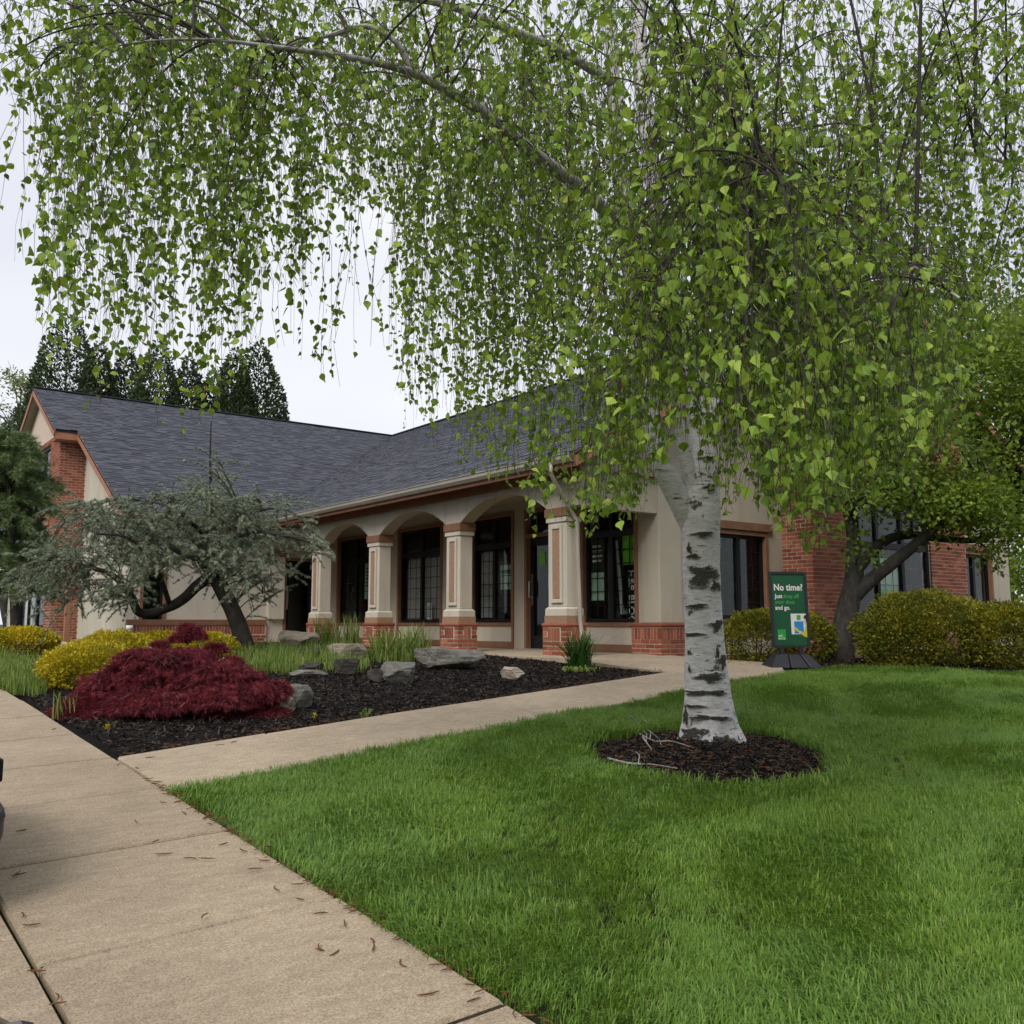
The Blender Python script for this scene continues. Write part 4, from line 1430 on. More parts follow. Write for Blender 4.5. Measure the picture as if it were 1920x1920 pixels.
# the nearest leaves, with toothed edges and a fold along the midrib
N_T = 7
rim = [(0, 0, 0)]
for k in range(1, N_T * 2):
    x = k / (N_T * 2)
    w = .44 * min(1, x / .24) ** .7 * (1 - max(0, (x - .24) / .76) ** .95)
    w *= 1.0 if k % 2 else .86
    rim.append((x, w, .10 * w - .06 * x * x))
tip = (1.04, 0, -.08)
lv_ = [(x, 0, -.05 * x * x) for x in np.linspace(0, 1, 5)]
bmv = [(0, 0, 0)] + rim[1:] + [tip] + [(x, -w, z) for (x, w, z) in rim[1:]]
K = len(rim) - 1
bf = [(0, i + 1, i) for i in range(1, K + 1)]
bf += [(0, K + 1, K + 2 + K - 1)] + [(0, K + 2 + i, K + 2 + i + 1)[::1] for i in range(K - 1)]
lmes = []
for q in range(3):
    mb = MB(); mb.poly([(x, y * (1 + .08 * q), z * (1 + .5 * q)) for x, y, z in bmv], bf)
    mb.tube([(-.45, 0, .08), (-.2, 0, .02), (0, 0, 0)], [.012, .012, .012], 4)
    me = bpy.data.meshes.new('leaf'); me.from_pydata(mb.v, [], mb.f); me.materials.append(M['birch_leaf_o'])
    lmes.append(me)
for j in big:
    o = bpy.data.objects.new('leaf', lmes[j % 3])
    U = unit(ld[j]); Wv = unit(np.cross(U, rng.normal(size=3))); Vv = np.cross(Wv, U)
    s = lsz[j]
    link(o, birch)
    o.matrix_basis = Matrix([[U[q] * s, Vv[q] * s, Wv[q] * s, lp[j][q]] for q in range(3)] + [[0, 0, 0, 1]])
# hanging catkins
ci = rng.choice(len(lp), 900)
cp = lp[ci]
CP = cp[:, None, :] + np.linspace(0, 1, 4)[None, :, None] * np.array([0, 0, -.05]) + np.cumsum(rng.normal(size=(900, 4, 3)) * .004, axis=1)
V, T = tubes_np(CP, np.tile(np.array([.002, .0035, .0035, .001]), (900, 1)), 4)
o = np_obj('catkins', V, T, M['catkin'], birch); o['kind'] = 'stuff'

# ================================================================== lawn grass (stuff)
M['grass'] = None


def m_grass():
    t = NT('grass_blade')
    a = t.n('ShaderNodeAttribute', attribute_name='tint').outputs['Fac']
    p1 = t.noise(t.pos(), .8, 4, .6)
    p2 = t.noise(t.pos((1, 1, .2)), 3.5, 3)
    c = t.ramp(a, [(0, (.085, .175, .016)), (.55, (.155, .28, .028)), (.9, (.24, .385, .058)), (1, (.46, .45, .18))])
    c = t.mix(t.ramp(p1, [(.38, 0.0), (.62, .5)]), c, (.16, .285, .07))
    c = t.mix(t.ramp(p2, [(.45, 0.0), (.68, .28)]), c, (.165, .25, .018))
    p = t.principled(c, .55, .3)
    tr = t.n('ShaderNodeBsdfTranslucent'); t.l(c, tr.inputs['Color'])
    mx = t.n('ShaderNodeMixShader'); mx.inputs[0].default_value = .28
    t.l(p, mx.inputs[1]); t.l(tr.outputs[0], mx.inputs[2])
    return t.done(mx.outputs[0])


M['grass'] = m_grass()


def blade_clump(n, rad, l0, l1, w, mat, name, bend=.5, seed=0, field=False):
    r = np.random.default_rng(seed)
    Vs, Ts, ti = [], [], []
    for i in range(n):
        a = r.uniform(0, 2 * math.pi); q = rad * math.sqrt(r.random())
        b = np.array([q * math.cos(a), q * math.sin(a), -.01])
        h = r.uniform(l0, l1)
        da = (r.normal(0, .8) if field else r.uniform(0, 2 * math.pi)); lean = r.uniform(.05, bend) * h
        dv = np.array([math.cos(da), math.sin(da), 0]); sd = np.array([-dv[1], dv[0], 0]) * w * r.uniform(.7, 1.3)
        p0, p1, p2, p3 = b, b + dv * lean * .15 + Z_ * h * .4, b + dv * lean * .5 + Z_ * h * .75, b + dv * lean + Z_ * h * (.98 - .25 * lean / h)
        k = len(Vs)
        Vs += [p0 - sd, p0 + sd, p1 - sd, p1 + sd, p2 - sd * .7, p2 + sd * .7, p3]
        Ts += [(k, k + 1, k + 3), (k, k + 3, k + 2), (k + 2, k + 3, k + 5), (k + 2, k + 5, k + 4), (k + 4, k + 5, k + 6)]
        ti += [r.random()] * 7
    return np_mesh(name, np.array(Vs), np.array(Ts), mat, np.array(ti))


def instancer(name, meshes, pts, rotz, scale, pick, mat, parent=None):
    """one object: clumps instanced on a cloud of points"""
    me = bpy.data.meshes.new(name)
    me.vertices.add(len(pts)); me.vertices.foreach_set('co', np.ascontiguousarray(pts, np.float32).ravel())
    for nm, dt, arr in (('rz', 'FLOAT', rotz), ('sc', 'FLOAT', scale)):
        me.attributes.new(nm, dt, 'POINT').data.foreach_set('value', np.ascontiguousarray(arr, np.float32))
    me.attributes.new('pk', 'INT', 'POINT').data.foreach_set('value', np.ascontiguousarray(pick, np.int32))
    me.materials.append(mat)
    ob = bpy.data.objects.new(name, me); link(ob, parent)
    cc = bpy.data.collections.new(name + '_clumps')
    for k, mm in enumerate(meshes):
        cc.objects.link(bpy.data.objects.new('%s_clump_%02d' % (name, k), mm))
    ng = bpy.data.node_groups.new(name, 'GeometryNodeTree')
    ng.interface.new_socket('Geometry', in_out='INPUT', socket_type='NodeSocketGeometry')
    ng.interface.new_socket('Geometry', in_out='OUTPUT', socket_type='NodeSocketGeometry')
    N = ng.nodes.new; LK = ng.links.new
    gi, go = N('NodeGroupInput'), N('NodeGroupOutput')
    ci_ = N('GeometryNodeCollectionInfo'); ci_.inputs['Collection'].default_value = cc
    ci_.inputs['Separate Children'].default_value = True; ci_.inputs['Reset Children'].default_value = True
    ip = N('GeometryNodeInstanceOnPoints'); ip.inputs['Pick Instance'].default_value = True
    def attr(nm, dt):
        a = N('GeometryNodeInputNamedAttribute'); a.data_type = dt; a.inputs['Name'].default_value = nm
        return a.outputs['Attribute']
    cx = N('ShaderNodeCombineXYZ'); LK(attr('rz', 'FLOAT'), cx.inputs['Z'])
    LK(gi.outputs[0], ip.inputs['Points']); LK(ci_.outputs[0], ip.inputs['Instance'])
    LK(attr('pk', 'INT'), ip.inputs['Instance Index']); LK(cx.outputs[0], ip.inputs['Rotation']); LK(attr('sc', 'FLOAT'), ip.inputs['Scale'])
    LK(ip.outputs[0], go.inputs[0])
    md = ob.modifiers.new('scatter', 'NODES'); md.node_group = ng
    ob['kind'] = 'stuff'
    return ob


# points: dense near the lens, thinner far away; only what the view can reach, plus a margin
def scatter_xy(n, x0, x1, y0, y1):
    return np.stack([rng.uniform(x0, x1, n), rng.uniform(y0, y1, n)], -1)


Q = scatter_xy(230000, SWX1 + .015, 16.5, -3.5, 9.6)
ok = in_lawn(Q[:, 0], Q[:, 1])
Q = Q[ok]
dq = Q @ F_[:2]
lat = np.abs(Q @ R_[:2]) / np.maximum(dq, .3)
ok = (dq > 1.2) & (lat < .75) & (rng.random(len(Q)) < np.clip(1.15 - dq / 16, .4, 1))
Q = Q[ok]
zq = terr(Q[:, 0], Q[:, 1]) - .012
cl = [blade_clump(17, .055, .03, .095, .0024, M['grass'], 'grass_clump', 1.0, 30 + k, True) for k in range(10)]
hn = .85 + .35 * vnoise(np.stack([Q[:, 0], Q[:, 1], 0 * zq], -1), 2.2) + rng.normal(size=len(Q)) * .10
edge = np.minimum(np.abs(ring_r(Q[:, 0], Q[:, 1]) - 1) * 4, 1)
hn = hn * (1 + .55 * (1 - edge))
instancer('lawn_grass', cl, np.stack([Q[:, 0], Q[:, 1], zq], -1), 4.2 * vnoise(np.stack([Q[:, 0], Q[:, 1], 0 * zq], -1), 1.5) + rng.normal(size=len(Q)) * 1.0, np.clip(hn, .45, 1.7), rng.integers(0, 10, len(Q)), M['grass'])
print('grass clumps', len(Q))

# ================================================================== mulch chips and litter (stuff)
M['chip'] = m_leaf('mulch_chip', (.009, .008, .008), (.03, .025, .022), (.10, .072, .052), 0.02, .9, spec=.15)
CHIP_V = np.array([(0, .5, 0), (0, -.5, 0), (.5, .42, .12), (.5, -.5, .08), (1, .3, 0), (1, -.35, .02)])
CHIP_T = np.array([(0, 1, 3), (0, 3, 2), (2, 3, 5), (2, 5, 4)])


def chips(name, xy, zf, smin_, smax_, mat, width=.28, lift=.006):
    n = len(xy)
    z = zf(xy[:, 0], xy[:, 1]) + rng.uniform(0, lift * 2, n)
    d = rng.normal(size=(n, 3)); d[:, 2] *= .28
    roll = rng.normal(size=(n, 3)) * .35; roll = np.cross(unit(d), np.array([0, 0, 1.0])) + roll
    V, T, ti = leaves_np(np.stack([xy[:, 0], xy[:, 1], z], -1), d, rng.uniform(smin_, smax_, n), CHIP_V, CHIP_T, roll, width)
    o = np_obj(name, V, T, mat, None, ti); o['kind'] = 'stuff'
    return o


Q = scatter_xy(60000, 1.86, 11, 7.0, 14.0)
ok = (Q[:, 1] > path_y(Q[:, 0]) + .03) & (Q[:, 0] > 1.9) & ~((Q[:, 0] > 9.1) & (Q[:, 1] > 10.4)) & (Q[:, 0] < 9.3 + (Q[:, 1] < path_y(Q[:, 0]) + .4) * 0)
ok &= rng.random(len(Q)) < np.clip(1.3 - (Q @ F_[:2]) / 22, .3, 1)
Q = Q[ok]
chips('bed_mulch_chips', Q, lambda x, y: bed(x, y), .018, .065, M['chip'])
a = rng.uniform(0, 6.28, 9000); r_ = np.sqrt(rng.random(9000)) * 1.02
ru = np.cos(a) * r_ * .87; rf = np.sin(a) * r_ * 1.02
Q = np.stack([RING_C[0] + ru * R_[0] + rf * F_[0], RING_C[1] + ru * R_[1] + rf * F_[1]], -1)
chips('ring_mulch_chips', Q, ring_z, .015, .05, M['chip'], lift=.01)
Q = scatter_xy(9000, 10.8, 18, 5.5, 10.3)
Q = Q[(Q[:, 1] > bush_front(Q[:, 0]))]
chips('shrub_bed_chips', Q, lambda x, y: terr(x, y), .03, .08, M['chip'])


def curl(n, xy, zf, l0, l1, r):
    c = rng.uniform(0, 6.28, n); k = rng.uniform(-1.6, 1.6, n)
    t = np.linspace(0, 1, 6)
    ang = c[:, None] + k[:, None] * t[None, :]
    L_ = rng.uniform(l0, l1, n)[:, None] / 5
    dx = np.cumsum(np.cos(ang) * L_, 1); dy = np.cumsum(np.sin(ang) * L_, 1)
    x = xy[:, 0:1] + dx; y = xy[:, 1:2] + dy
    z = zf(x, y) + r * .9 + np.abs(rng.normal(size=(n, 1))) * .004
    return np.stack([x, y, z], -1)


n = 380
i = rng.choice(6000, n)
a = rng.uniform(0, 6.28, n); r_ = np.sqrt(rng.random(n)) * 1.0
ru = np.cos(a) * r_ * .84; rf = np.sin(a) * r_ * .98
Q = np.stack([RING_C[0] + ru * R_[0] + rf * F_[0], RING_C[1] + ru * R_[1] + rf * F_[1]], -1)
C = curl(n, Q, ring_z, .03, .075, .012)
V, T = tubes_np(C, np.tile(np.array([.002, .0034, .0036, .0036, .003, .0012]), (n, 1)), 4)
o = np_obj('ring_catkin_litter', V, T, M['catkin']); o['kind'] = 'stuff'
# a brown seam of catkins along the walk edges
n = 900
xs_ = np.concatenate([SWX1 - np.abs(rng.normal(size=400)) * .012, rng.uniform(1.9, 9, 500)])
ys_ = np.concatenate([rng.uniform(2.0, 6.2, 400) ** 1.0, np.zeros(500)])
ys_[400:] = path_y(xs_[400:]) + .01 + np.abs(rng.normal(size=500)) * .04
C = curl(n, np.stack([xs_, ys_], -1), lambda x, y: terr(x, y) + .012, .02, .05, .009)
C = C[rng.random(n) < .55]; n = len(C)
V, T = tubes_np(C, np.tile(np.array([.0012, .0024, .0026, .0026, .002, .001]), (n, 1)), 4)
o = np_obj('edge_catkin_litter', V, T, M['catkin']); o['kind'] = 'stuff'

# catkins lying singly on the walk
spots = [(40, 1632), (15, 1645), (302, 1575), (330, 1600), (410, 1614), (373, 1615), (380, 1730), (600, 1770), (608, 1788), (612, 1797), (95, 1822), (40, 1725), (37, 1735), (98, 1866), (132, 1884), (530, 1673),
         (312, 1486), (325, 1507), (300, 1507), (375, 1540), (395, 1550), (350, 1530), (430, 1580), (470, 1600), (480, 1613), (500, 1632), (540, 1660), (575, 1690), (620, 1715), (650, 1745), (690, 1760), (700, 1770), (770, 1815), (830, 1860), (870, 1885), (96, 1370),
         (250, 1540), (17, 1530), (25, 1562), (430, 1395), (400, 1398), (268, 1422), (232, 1432), (250, 1440)]
for (u, v) in spots:
    p = hit(u, v, lambda x, y: terr(x, y) + .014)
    c = curl(1, p[None, :2], lambda x, y: terr(x, y) + .014, .04, .085, .003)[0] - np.array([p[0], p[1], p[2]])
    mb = MB().tube(c, [.0012, .0026, .003, .003, .0026, .001], 6)
    me = bpy.data.meshes.new('fallen_catkin'); me.from_pydata(mb.v, [], mb.f); me.materials.append(M['catkin'])
    o = bpy.data.objects.new('fallen_catkin', me); o.location = p; link(o)
    tag(o, 'small brown dried catkin lying on the concrete walk', 'catkin', 'catkins fallen on the walk')

# fallen sticks on the mulch ring
for k, (pts, lab) in enumerate([
    ([(1150, 1385), (1185, 1378), (1225, 1392), (1260, 1398), (1305, 1407)], 'longest pale fallen branch lying on the left of the mulch ring'),
    ([(1182, 1346), (1200, 1365), (1232, 1385), (1240, 1405)], 'thin grey twig sticking up from the mulch ring left of the trunk'),
    ([(1205, 1385), (1212, 1400), (1222, 1408)], 'short forked grey twig across the mulch ring'),
    ([(1140, 1425), (1180, 1440), (1225, 1437), (1270, 1450)], 'curved brown stick near the front edge of the mulch ring')]):
    W_ = []
    for j, (u, v) in enumerate(pts):
        p = hit(u, v + (22 if (k == 1 and j == 0) else 0), ring_z)
        W_.append((p[0], p[1], p[2] + .012 + (.10 if (k == 1 and j == 0) else .02 * (j % 2))))
    b0 = W_[0]
    S_ = smooth_path(np.array(W_) - np.array(b0), 14)
    mb = MB().tube(S_, np.linspace(.008, .003, 14), 6)
    q = S_[6]; mb.tube([q, q + np.array([.06, .05, .05]), q + np.array([.10, .13, .06])], [.004, .003, .0015], 5)
    me = bpy.data.meshes.new('fallen_branch'); me.from_pydata(mb.v, [], mb.f); me.materials.append(M['limb'])
    o = bpy.data.objects.new('fallen_branch', me); o.location = b0; link(o)
    tag(o, lab, 'branch', 'sticks on the mulch ring')

# ================================================================== rocks
def rock(u0, u1, v0, v1, mat, label, dd=0.0, flat=.9, seed=0, fn=bed, thick=.8, base=None):
    """rock filling the photo box u0..u1, v0..v1, standing on the ground"""
    p = hit((u0 + u1) / 2, v1, fn)
    d = depth_of(p) + dd
    w = (u1 - u0) * d / 1784; h = (v1 - v0) * d / 1784
    r = np.random.default_rng(seed)
    n = 9
    import bmesh
    bm = bmesh.new()
    bmesh.ops.create_icosphere(bm, subdivisions=4, radius=1)
    V = np.array([v.co[:] for v in bm.verts])
    # chisel with random planes for flat faces and edges
    for _ in range(16):
        nn = unit(r.normal(size=3) * np.array([1, 1, .7])); dpl = r.uniform(.62, .88)
        q = V @ nn
        V = V - np.outer(np.clip(q - dpl, 0, None), nn)
    top = r.uniform(.5, .7)
    V[:, 2] = np.minimum(V[:, 2], top + .12 * V[:, 0] * r.uniform(-1, 1) + .03 * vnoise(V, 3, seed))
    V += unit(V) * (.035 * vnoise(V, 4, seed) + .018 * vnoise(V, 11, seed + 2) + .012 * np.sin(V[:, 2] * 22 + 2 * vnoise(V, 2, seed)))[:, None]
    V[:, 0] /= np.ptp(V[:, 0]) ; V[:, 1] /= np.ptp(V[:, 1]); V[:, 2] -= V[:, 2].min(); V[:, 2] /= V[:, 2].max()
    lx_, ly_, lz_ = V[:, 0] * w, V[:, 1] * w * thick, V[:, 2] * h * 1.25 - h * .25
    G = np.outer(lx_, R_) + np.outer(ly_, F_) + np.outer(lz_, Z_)
    for v_, c in zip(bm.verts, G): v_.co = c
    me = bpy.data.meshes.new('rock'); bm.to_mesh(me); bm.free()
    me.materials.append(M[mat])
    o = bpy.data.objects.new('rock', me)
    q = p + F_ * (w * thick * .45 + dd)
    o.location = (q[0], q[1], float(fn(q[0], q[1])) if base is None else base)
    link(o)
    return tag(o, label, 'rock', 'rocks in the planting beds')


rock(768, 905, 1219, 1256, 'rock_grey', 'long low grey boulder with flat lichened top in front of the porch columns', seed=1, thick=.5)
rock(714, 781, 1243, 1281, 'rock_grey', 'square-cut grey stone just left of the long flat boulder', seed=2, thick=.8)
rock(686, 722, 1256, 1280, 'rock_dark', 'small dark stone tucked against the square-cut grey stone', seed=3)
rock(606, 684, 1208, 1236, 'rock_tan', 'pale sloping slab among the tall grass in the rock garden', seed=4, thick=.4)
rock(622, 670, 1236, 1267, 'rock_dark', 'dark pointed stone leaning at the edge of the tall grass', seed=5)
rock(552, 604, 1244, 1263, 'rock_dark', 'blackish flat stone at the foot of the grassy mound', seed=6, thick=.7)
rock(532, 606, 1258, 1270, 'rock_grey', 'thin grey slab lying lowest in front of the grassy mound', seed=7, thick=.5)
rock(512, 592, 1186, 1222, 'rock_tan', 'big weathered boulder with orange stain beside the cedar', seed=8, thick=.7)
rock(464, 556, 1177, 1202, 'rock_dark', 'mossy dark slab behind the boulder by the cedar trunk', dd=1.0, seed=9, thick=.6)
rock(556, 600, 1218, 1234, 'rock_dark', 'dark ledge stone under the orange-stained boulder', seed=10)
rock(494, 548, 1306, 1341, 'rock_tan', 'tan angular stone at the right foot of the red maple', seed=11, thick=.9)
rock(528, 582, 1287, 1328, 'rock_grey', 'grey layered stone behind the tan one by the red maple', seed=12, thick=1.0)
rock(937, 984, 1251, 1273, 'rock_pale', 'small pale pinkish block lying alone on the dark mulch', seed=13, thick=.7)
rock(60, 122, 1204, 1229, 'rock_pale', 'whitish boulder between the golden shrubs by the left walk', seed=14, thick=.6)
rock(1562, 1626, 1206, 1236, 'rock_tan', 'tan edging stone under the dark leaning tree', seed=15, fn=terr, thick=.7)

# ================================================================== plants
M['gold'] = m_leaf('golden_leaf', (.18, .19, .012), (.50, .41, .020), (.74, .57, .04), .28, .55, .45, 2.6)
M['gold_green'] = m_leaf('golden_green_leaf', (.05, .08, .010), (.18, .185, .016), (.46, .38, .025), .26, .55, .5, 2.2)
M['maple_red'] = m_leaf('red_maple_leaf', (.055, .009, .018), (.20, .028, .045), (.42, .085, .09), .28, .55, .3, 5)
M['needle'] = m_leaf('blue_cedar_needle', (.13, .17, .105), (.26, .305, .205), (.43, .46, .33), .06, .6, .3, 3)
M['blade'] = m_leaf('garden_blade', (.09, .17, .02), (.18, .28, .04), (.38, .38, .15), .3, .5)
M['lily'] = m_leaf('daylily_blade', (.025, .08, .012), (.05, .13, .02), (.10, .20, .035), .22, .4)
M['arbor'] = m_leaf('arborvitae_spray', (.026, .045, .016), (.05, .076, .027), (.09, .125, .042), .08, .7, .5, 1.2)
M['pine'] = m_leaf('pine_needle', (.055, .095, .028), (.12, .18, .06), (.22, .28, .11), .08, .6, .5, 1.5)
M['oak'] = m_leaf('shade_leaf', (.06, .10, .014), (.15, .23, .024), (.32, .39, .05), .36, .55, .45, 1.0)
M['spring'] = m_leaf('spring_leaf', (.10, .13, .03), (.19, .23, .06), (.30, .33, .10), .3, .6, .4, .5)
DIA_V = np.array([(0, 0, 0), (.45, .3, .05), (1, 0, 0), (.45, -.3, .05)])
DIA_T = np.array([(0, 2, 1), (0, 3, 2)])


def shrub(name, label, blobs, mat, leaf, n, group=None, cat='shrub', stems=10):
    """blobs: (centre, radii along right/forward/up); leaves through the outer shell"""
    blobs = [(np.array(c, float), np.array(r, float)) for c, r in blobs]
    base = blobs[0][0].copy(); base[2] = min(c[2] - r[2] for c, r in blobs)
    th_ = thing(name, (base[0], base[1], base[2]), label, cat, group)
    vol = np.array([r[0] * r[2] for _, r in blobs]); vol = vol / vol.sum()
    Ps, Ds = [], []
    for (c, r), w in zip(blobs, vol):
        k = int(n * w * 1.35)
        d = unit(rng.normal(size=(k, 3))); d[:, 2] = np.abs(d[:, 2]) * np.where(rng.random(k) < .72, 1, -.95)
        d = unit(d)
        bump = 1 + .10 * vnoise(d * 3 + c, 2.2) + .07 * vnoise(d * 3, 6, 4)
        rr = (1 - np.abs(rng.normal(size=k)) * .16) * bump
        loc = d * rr[:, None] * r
        Ps.append(c + np.outer(loc[:, 0], R_) + np.outer(loc[:, 1], F_) + np.outer(loc[:, 2], Z_))
        wd = np.outer(d[:, 0], R_) + np.outer(d[:, 1], F_) + np.outer(d[:, 2], Z_)
        Ds.append(wd + rng.normal(size=(k, 3)) * .6 + np.array([0, 0, .35]))
    P = np.concatenate(Ps); D = np.concatenate(Ds)
    ok = P[:, 2] > base[2] - .02
    P, D = P[ok], D[ok]
    V, T, ti = leaves_np(P, D, rng.uniform(leaf * .6, leaf * 1.3, len(P)), DIA_V, DIA_T)
    o = np_obj('foliage', V, T, M[mat], th_, ti); o['kind'] = 'stuff'
    S_ = []
    for _ in range(stems):
        c, r = blobs[random.randrange(len(blobs))]
        d = unit(rng.normal(size=3)); d[2] = abs(d[2]) * .8 + .2
        tip = c + (R_ * d[0] * r[0] + F_ * d[1] * r[1] + Z_ * d[2] * r[2]) * .85
        b0 = np.array([c[0], c[1], base[2]]) + rng.normal(size=3) * np.array([.06, .06, 0])
        tt = np.linspace(0, 1, 6)[:, None]
        S_.append(b0 * (1 - tt) + tip * tt + np.array([0, 0, .15]) * np.sin(tt * 3.14) * r[2])
    V, T = tubes_np(np.array(S_), np.tile(np.linspace(.012, .004, 6), (stems, 1)), 5)
    o = np_obj('stems', V, T, M['grey_bark'], th_); o['kind'] = 'stuff'
    return th_


def pblob(u, v, d, w, h, t=None):
    """ellipsoid whose outline in the photo is centred on (u,v), w x h pixels"""
    s = d / 1784
    return (dep(u, v, d), (w * s / 2, (t if t else w * .8) * s / 2, h * s / 2))


shrub('golden_shrub', 'low golden shrub cut by the left frame edge behind the walk grass', [pblob(42, 1207, 15.5, 130, 60)], 'gold', .045, 7000, 'golden shrubs')
shrub('golden_shrub', 'big bright golden shrub spilling down beside the red maple', [pblob(165, 1258, 10.8, 180, 105), pblob(215, 1228, 11.6, 150, 88), pblob(120, 1270, 10.6, 84, 72)], 'gold', .034, 17000, 'golden shrubs')
shrub('golden_shrub', 'golden green shrub behind the red maple, under the cedar', [pblob(385, 1222, 13.0, 122, 72), pblob(300, 1215, 13.2, 120, 60)], 'gold', .04, 9000, 'golden shrubs')
shrub('clipped_shrub', 'rounded yellow green shrub behind the green sign', [pblob(1425, 1198, 14.6, 150, 108), pblob(1510, 1200, 14.9, 110, 100)], 'gold_green', .042, 15000, 'clipped shrubs by the building')
shrub('clipped_shrub', 'largest dome-shaped dark yellow green shrub below the bay window', [pblob(1735, 1185, 14.2, 255, 155), pblob(1690, 1205, 14.0, 160, 115)], 'gold_green', .042, 24000, 'clipped shrubs by the building')
shrub('clipped_shrub', 'yellower shrub at the right frame edge beside the largest shrub', [pblob(1890, 1195, 13.7, 170, 130)], 'gold_green', .045, 12000, 'clipped shrubs by the building')

# ---- red laceleaf maple
mp = hit(330, 1345, bed)
md_ = depth_of(mp)
maple = thing('laceleaf_maple', mp, 'mounded dark red laceleaf maple cascading over the black mulch', 'shrub')
tiers = [(330, 1258, 190, 100), (250, 1285, 190, 100), (400, 1275, 170, 100), (200, 1315, 130, 90), (300, 1320, 200, 80), (420, 1310, 170, 80), (480, 1302, 110, 60), (345, 1232, 120, 50), (360, 1185, 36, 30), (270, 1240, 110, 70), (190, 1345, 90, 50), (430, 1335, 100, 50), (515, 1292, 50, 36)]
for _ in range(70):
    t_ = random.uniform(0, math.pi); r_ = random.uniform(.75, 1.06)
    uu_ = 325 - 195 * r_ * math.cos(t_); vv_ = 1345 - 112 * r_ * math.sin(t_) * random.uniform(.1, 1.0)
    tiers.append((uu_, vv_, random.uniform(30, 80), random.uniform(18, 46)))
for (a_, b_) in [(352, 1172), (372, 1188), (338, 1192), (300, 1205), (262, 1222), (405, 1210), (438, 1235), (470, 1262), (515, 1280), (205, 1262), (168, 1300), (152, 1335)]:
    tiers.append((a_, b_ + 4, random.uniform(20, 34), random.uniform(14, 24)))
Ps, Ds = [], []
for (u, v, w, h) in tiers:
    c = dep(u, v, md_ + .25 + (1300 - v) / 260 + random.uniform(-.15, .15)); s = md_ / 1784
    r = np.array([w * s / 2, w * s * .45, h * s / 2])
    k = int((.40 if w > 80 else 1.15) * w * h)
    d = unit(rng.normal(size=(k // 2, 3))); d[:, 2] = np.abs(d[:, 2]) - .25
    bump = 1 + .22 * vnoise(d * 3 + c, 3.0) + .16 * vnoise(d * 3 + c, 8, 2)
    loc = d * (bump * (1 - np.abs(rng.normal(size=len(d))) * .17))[:, None] * r
    Ps.append(c + np.outer(loc[:, 0], R_) + np.outer(loc[:, 1], F_) + np.outer(loc[:, 2], Z_))
    wd = np.outer(d[:, 0], R_) + np.outer(d[:, 1], F_)
    Ds.append(wd * .8 + rng.normal(size=(len(d), 3)) * .35 + np.array([0, 0, -.55]))
P = np.concatenate(Ps); D = np.concatenate(Ds)
ok = P[:, 2] > bed(P[:, 0], P[:, 1]) + .015
P, D = P[ok], D[ok]
LV, LT = [], []
for k, an in enumerate((-1.0, -.5, 0, .5, 1.0)):
    l = (.62, .85, 1.0, .85, .62)[k]
    b = len(LV)
    LV += [(0, 0, 0), (l * .5 * math.cos(an) - .035 * math.sin(an), l * .5 * math.sin(an) + .035 * math.cos(an), .03), (l * math.cos(an), l * math.sin(an), -.06), (l * .5 * math.cos(an) + .035 * math.sin(an), l * .5 * math.sin(an) - .035 * math.cos(an), .03)]
    LT += [(b, b + 2, b + 1), (b, b + 3, b + 2)]
V, T, ti = leaves_np(P, D, rng.uniform(.045, .095, len(P)), np.array(LV), np.array(LT))
o = np_obj('foliage', V, T, M['maple_red'], maple, ti); o['kind'] = 'stuff'
S_ = []
for k in range(34):
    u, v, w, h = tiers[k % len(tiers)]
    tip = dep(u + random.uniform(-.5, .5) * w, v + random.uniform(-.4, .2) * h, md_ + .2 + (1300 - v) / 260)
    b0 = mp + F_ * .35 + rng.normal(size=3) * np.array([.1, .1, 0]); midp = (b0 + tip) / 2 + np.array([0, 0, .18]) + rng.normal(size=3) * .05
    tt = np.linspace(0, 1, 10)[:, None]
    S_.append((1 - tt) ** 2 * b0 + 2 * tt * (1 - tt) * midp + tt ** 2 * tip)
V, T = tubes_np(np.array(S_), np.tile(np.linspace(.016, .003, 10), (34, 1)), 5)
o = np_obj('branches', V, T, M['limb'], maple, smooth=True); o['kind'] = 'stuff'
# grey bare twigs that show through at the front
S_ = []
for k in range(16):
    u0, v0 = random.uniform(215, 330), random.uniform(1225, 1285)
    p0 = dep(u0, v0, md_ + .10); ang = random.uniform(.5, 2.9)
    p1 = p0 + R_ * math.cos(ang) * .12 - Z_ * abs(math.sin(ang)) * .10; p2 = p1 + R_ * random.uniform(-.04, .1) - Z_ * .10
    S_.append(smooth_path([p0, p1, p2], 7))
V, T = tubes_np(np.array(S_), np.tile(np.linspace(.0042, .0015, 7), (16, 1)), 5)
o = np_obj('bare_twigs', V, T, M['twig'], maple); o['kind'] = 'stuff'

# ---- weeping blue cedar
cd = 13.6
cb = dep(456, 1204, cd); cb[2] = float(bed(cb[0], cb[1])) - .03
cedar = thing('blue_cedar', cb, 'weeping blue cedar with crooked dark trunk in the rock garden', 'tree')


def cstem(rows, n=26):
    S_ = smooth_path([(*dep(u, v, cd + dd), w * cd / 1784 / 2) for u, v, dd, w in rows], n)
    return S_[:, :3], S_[:, 3]


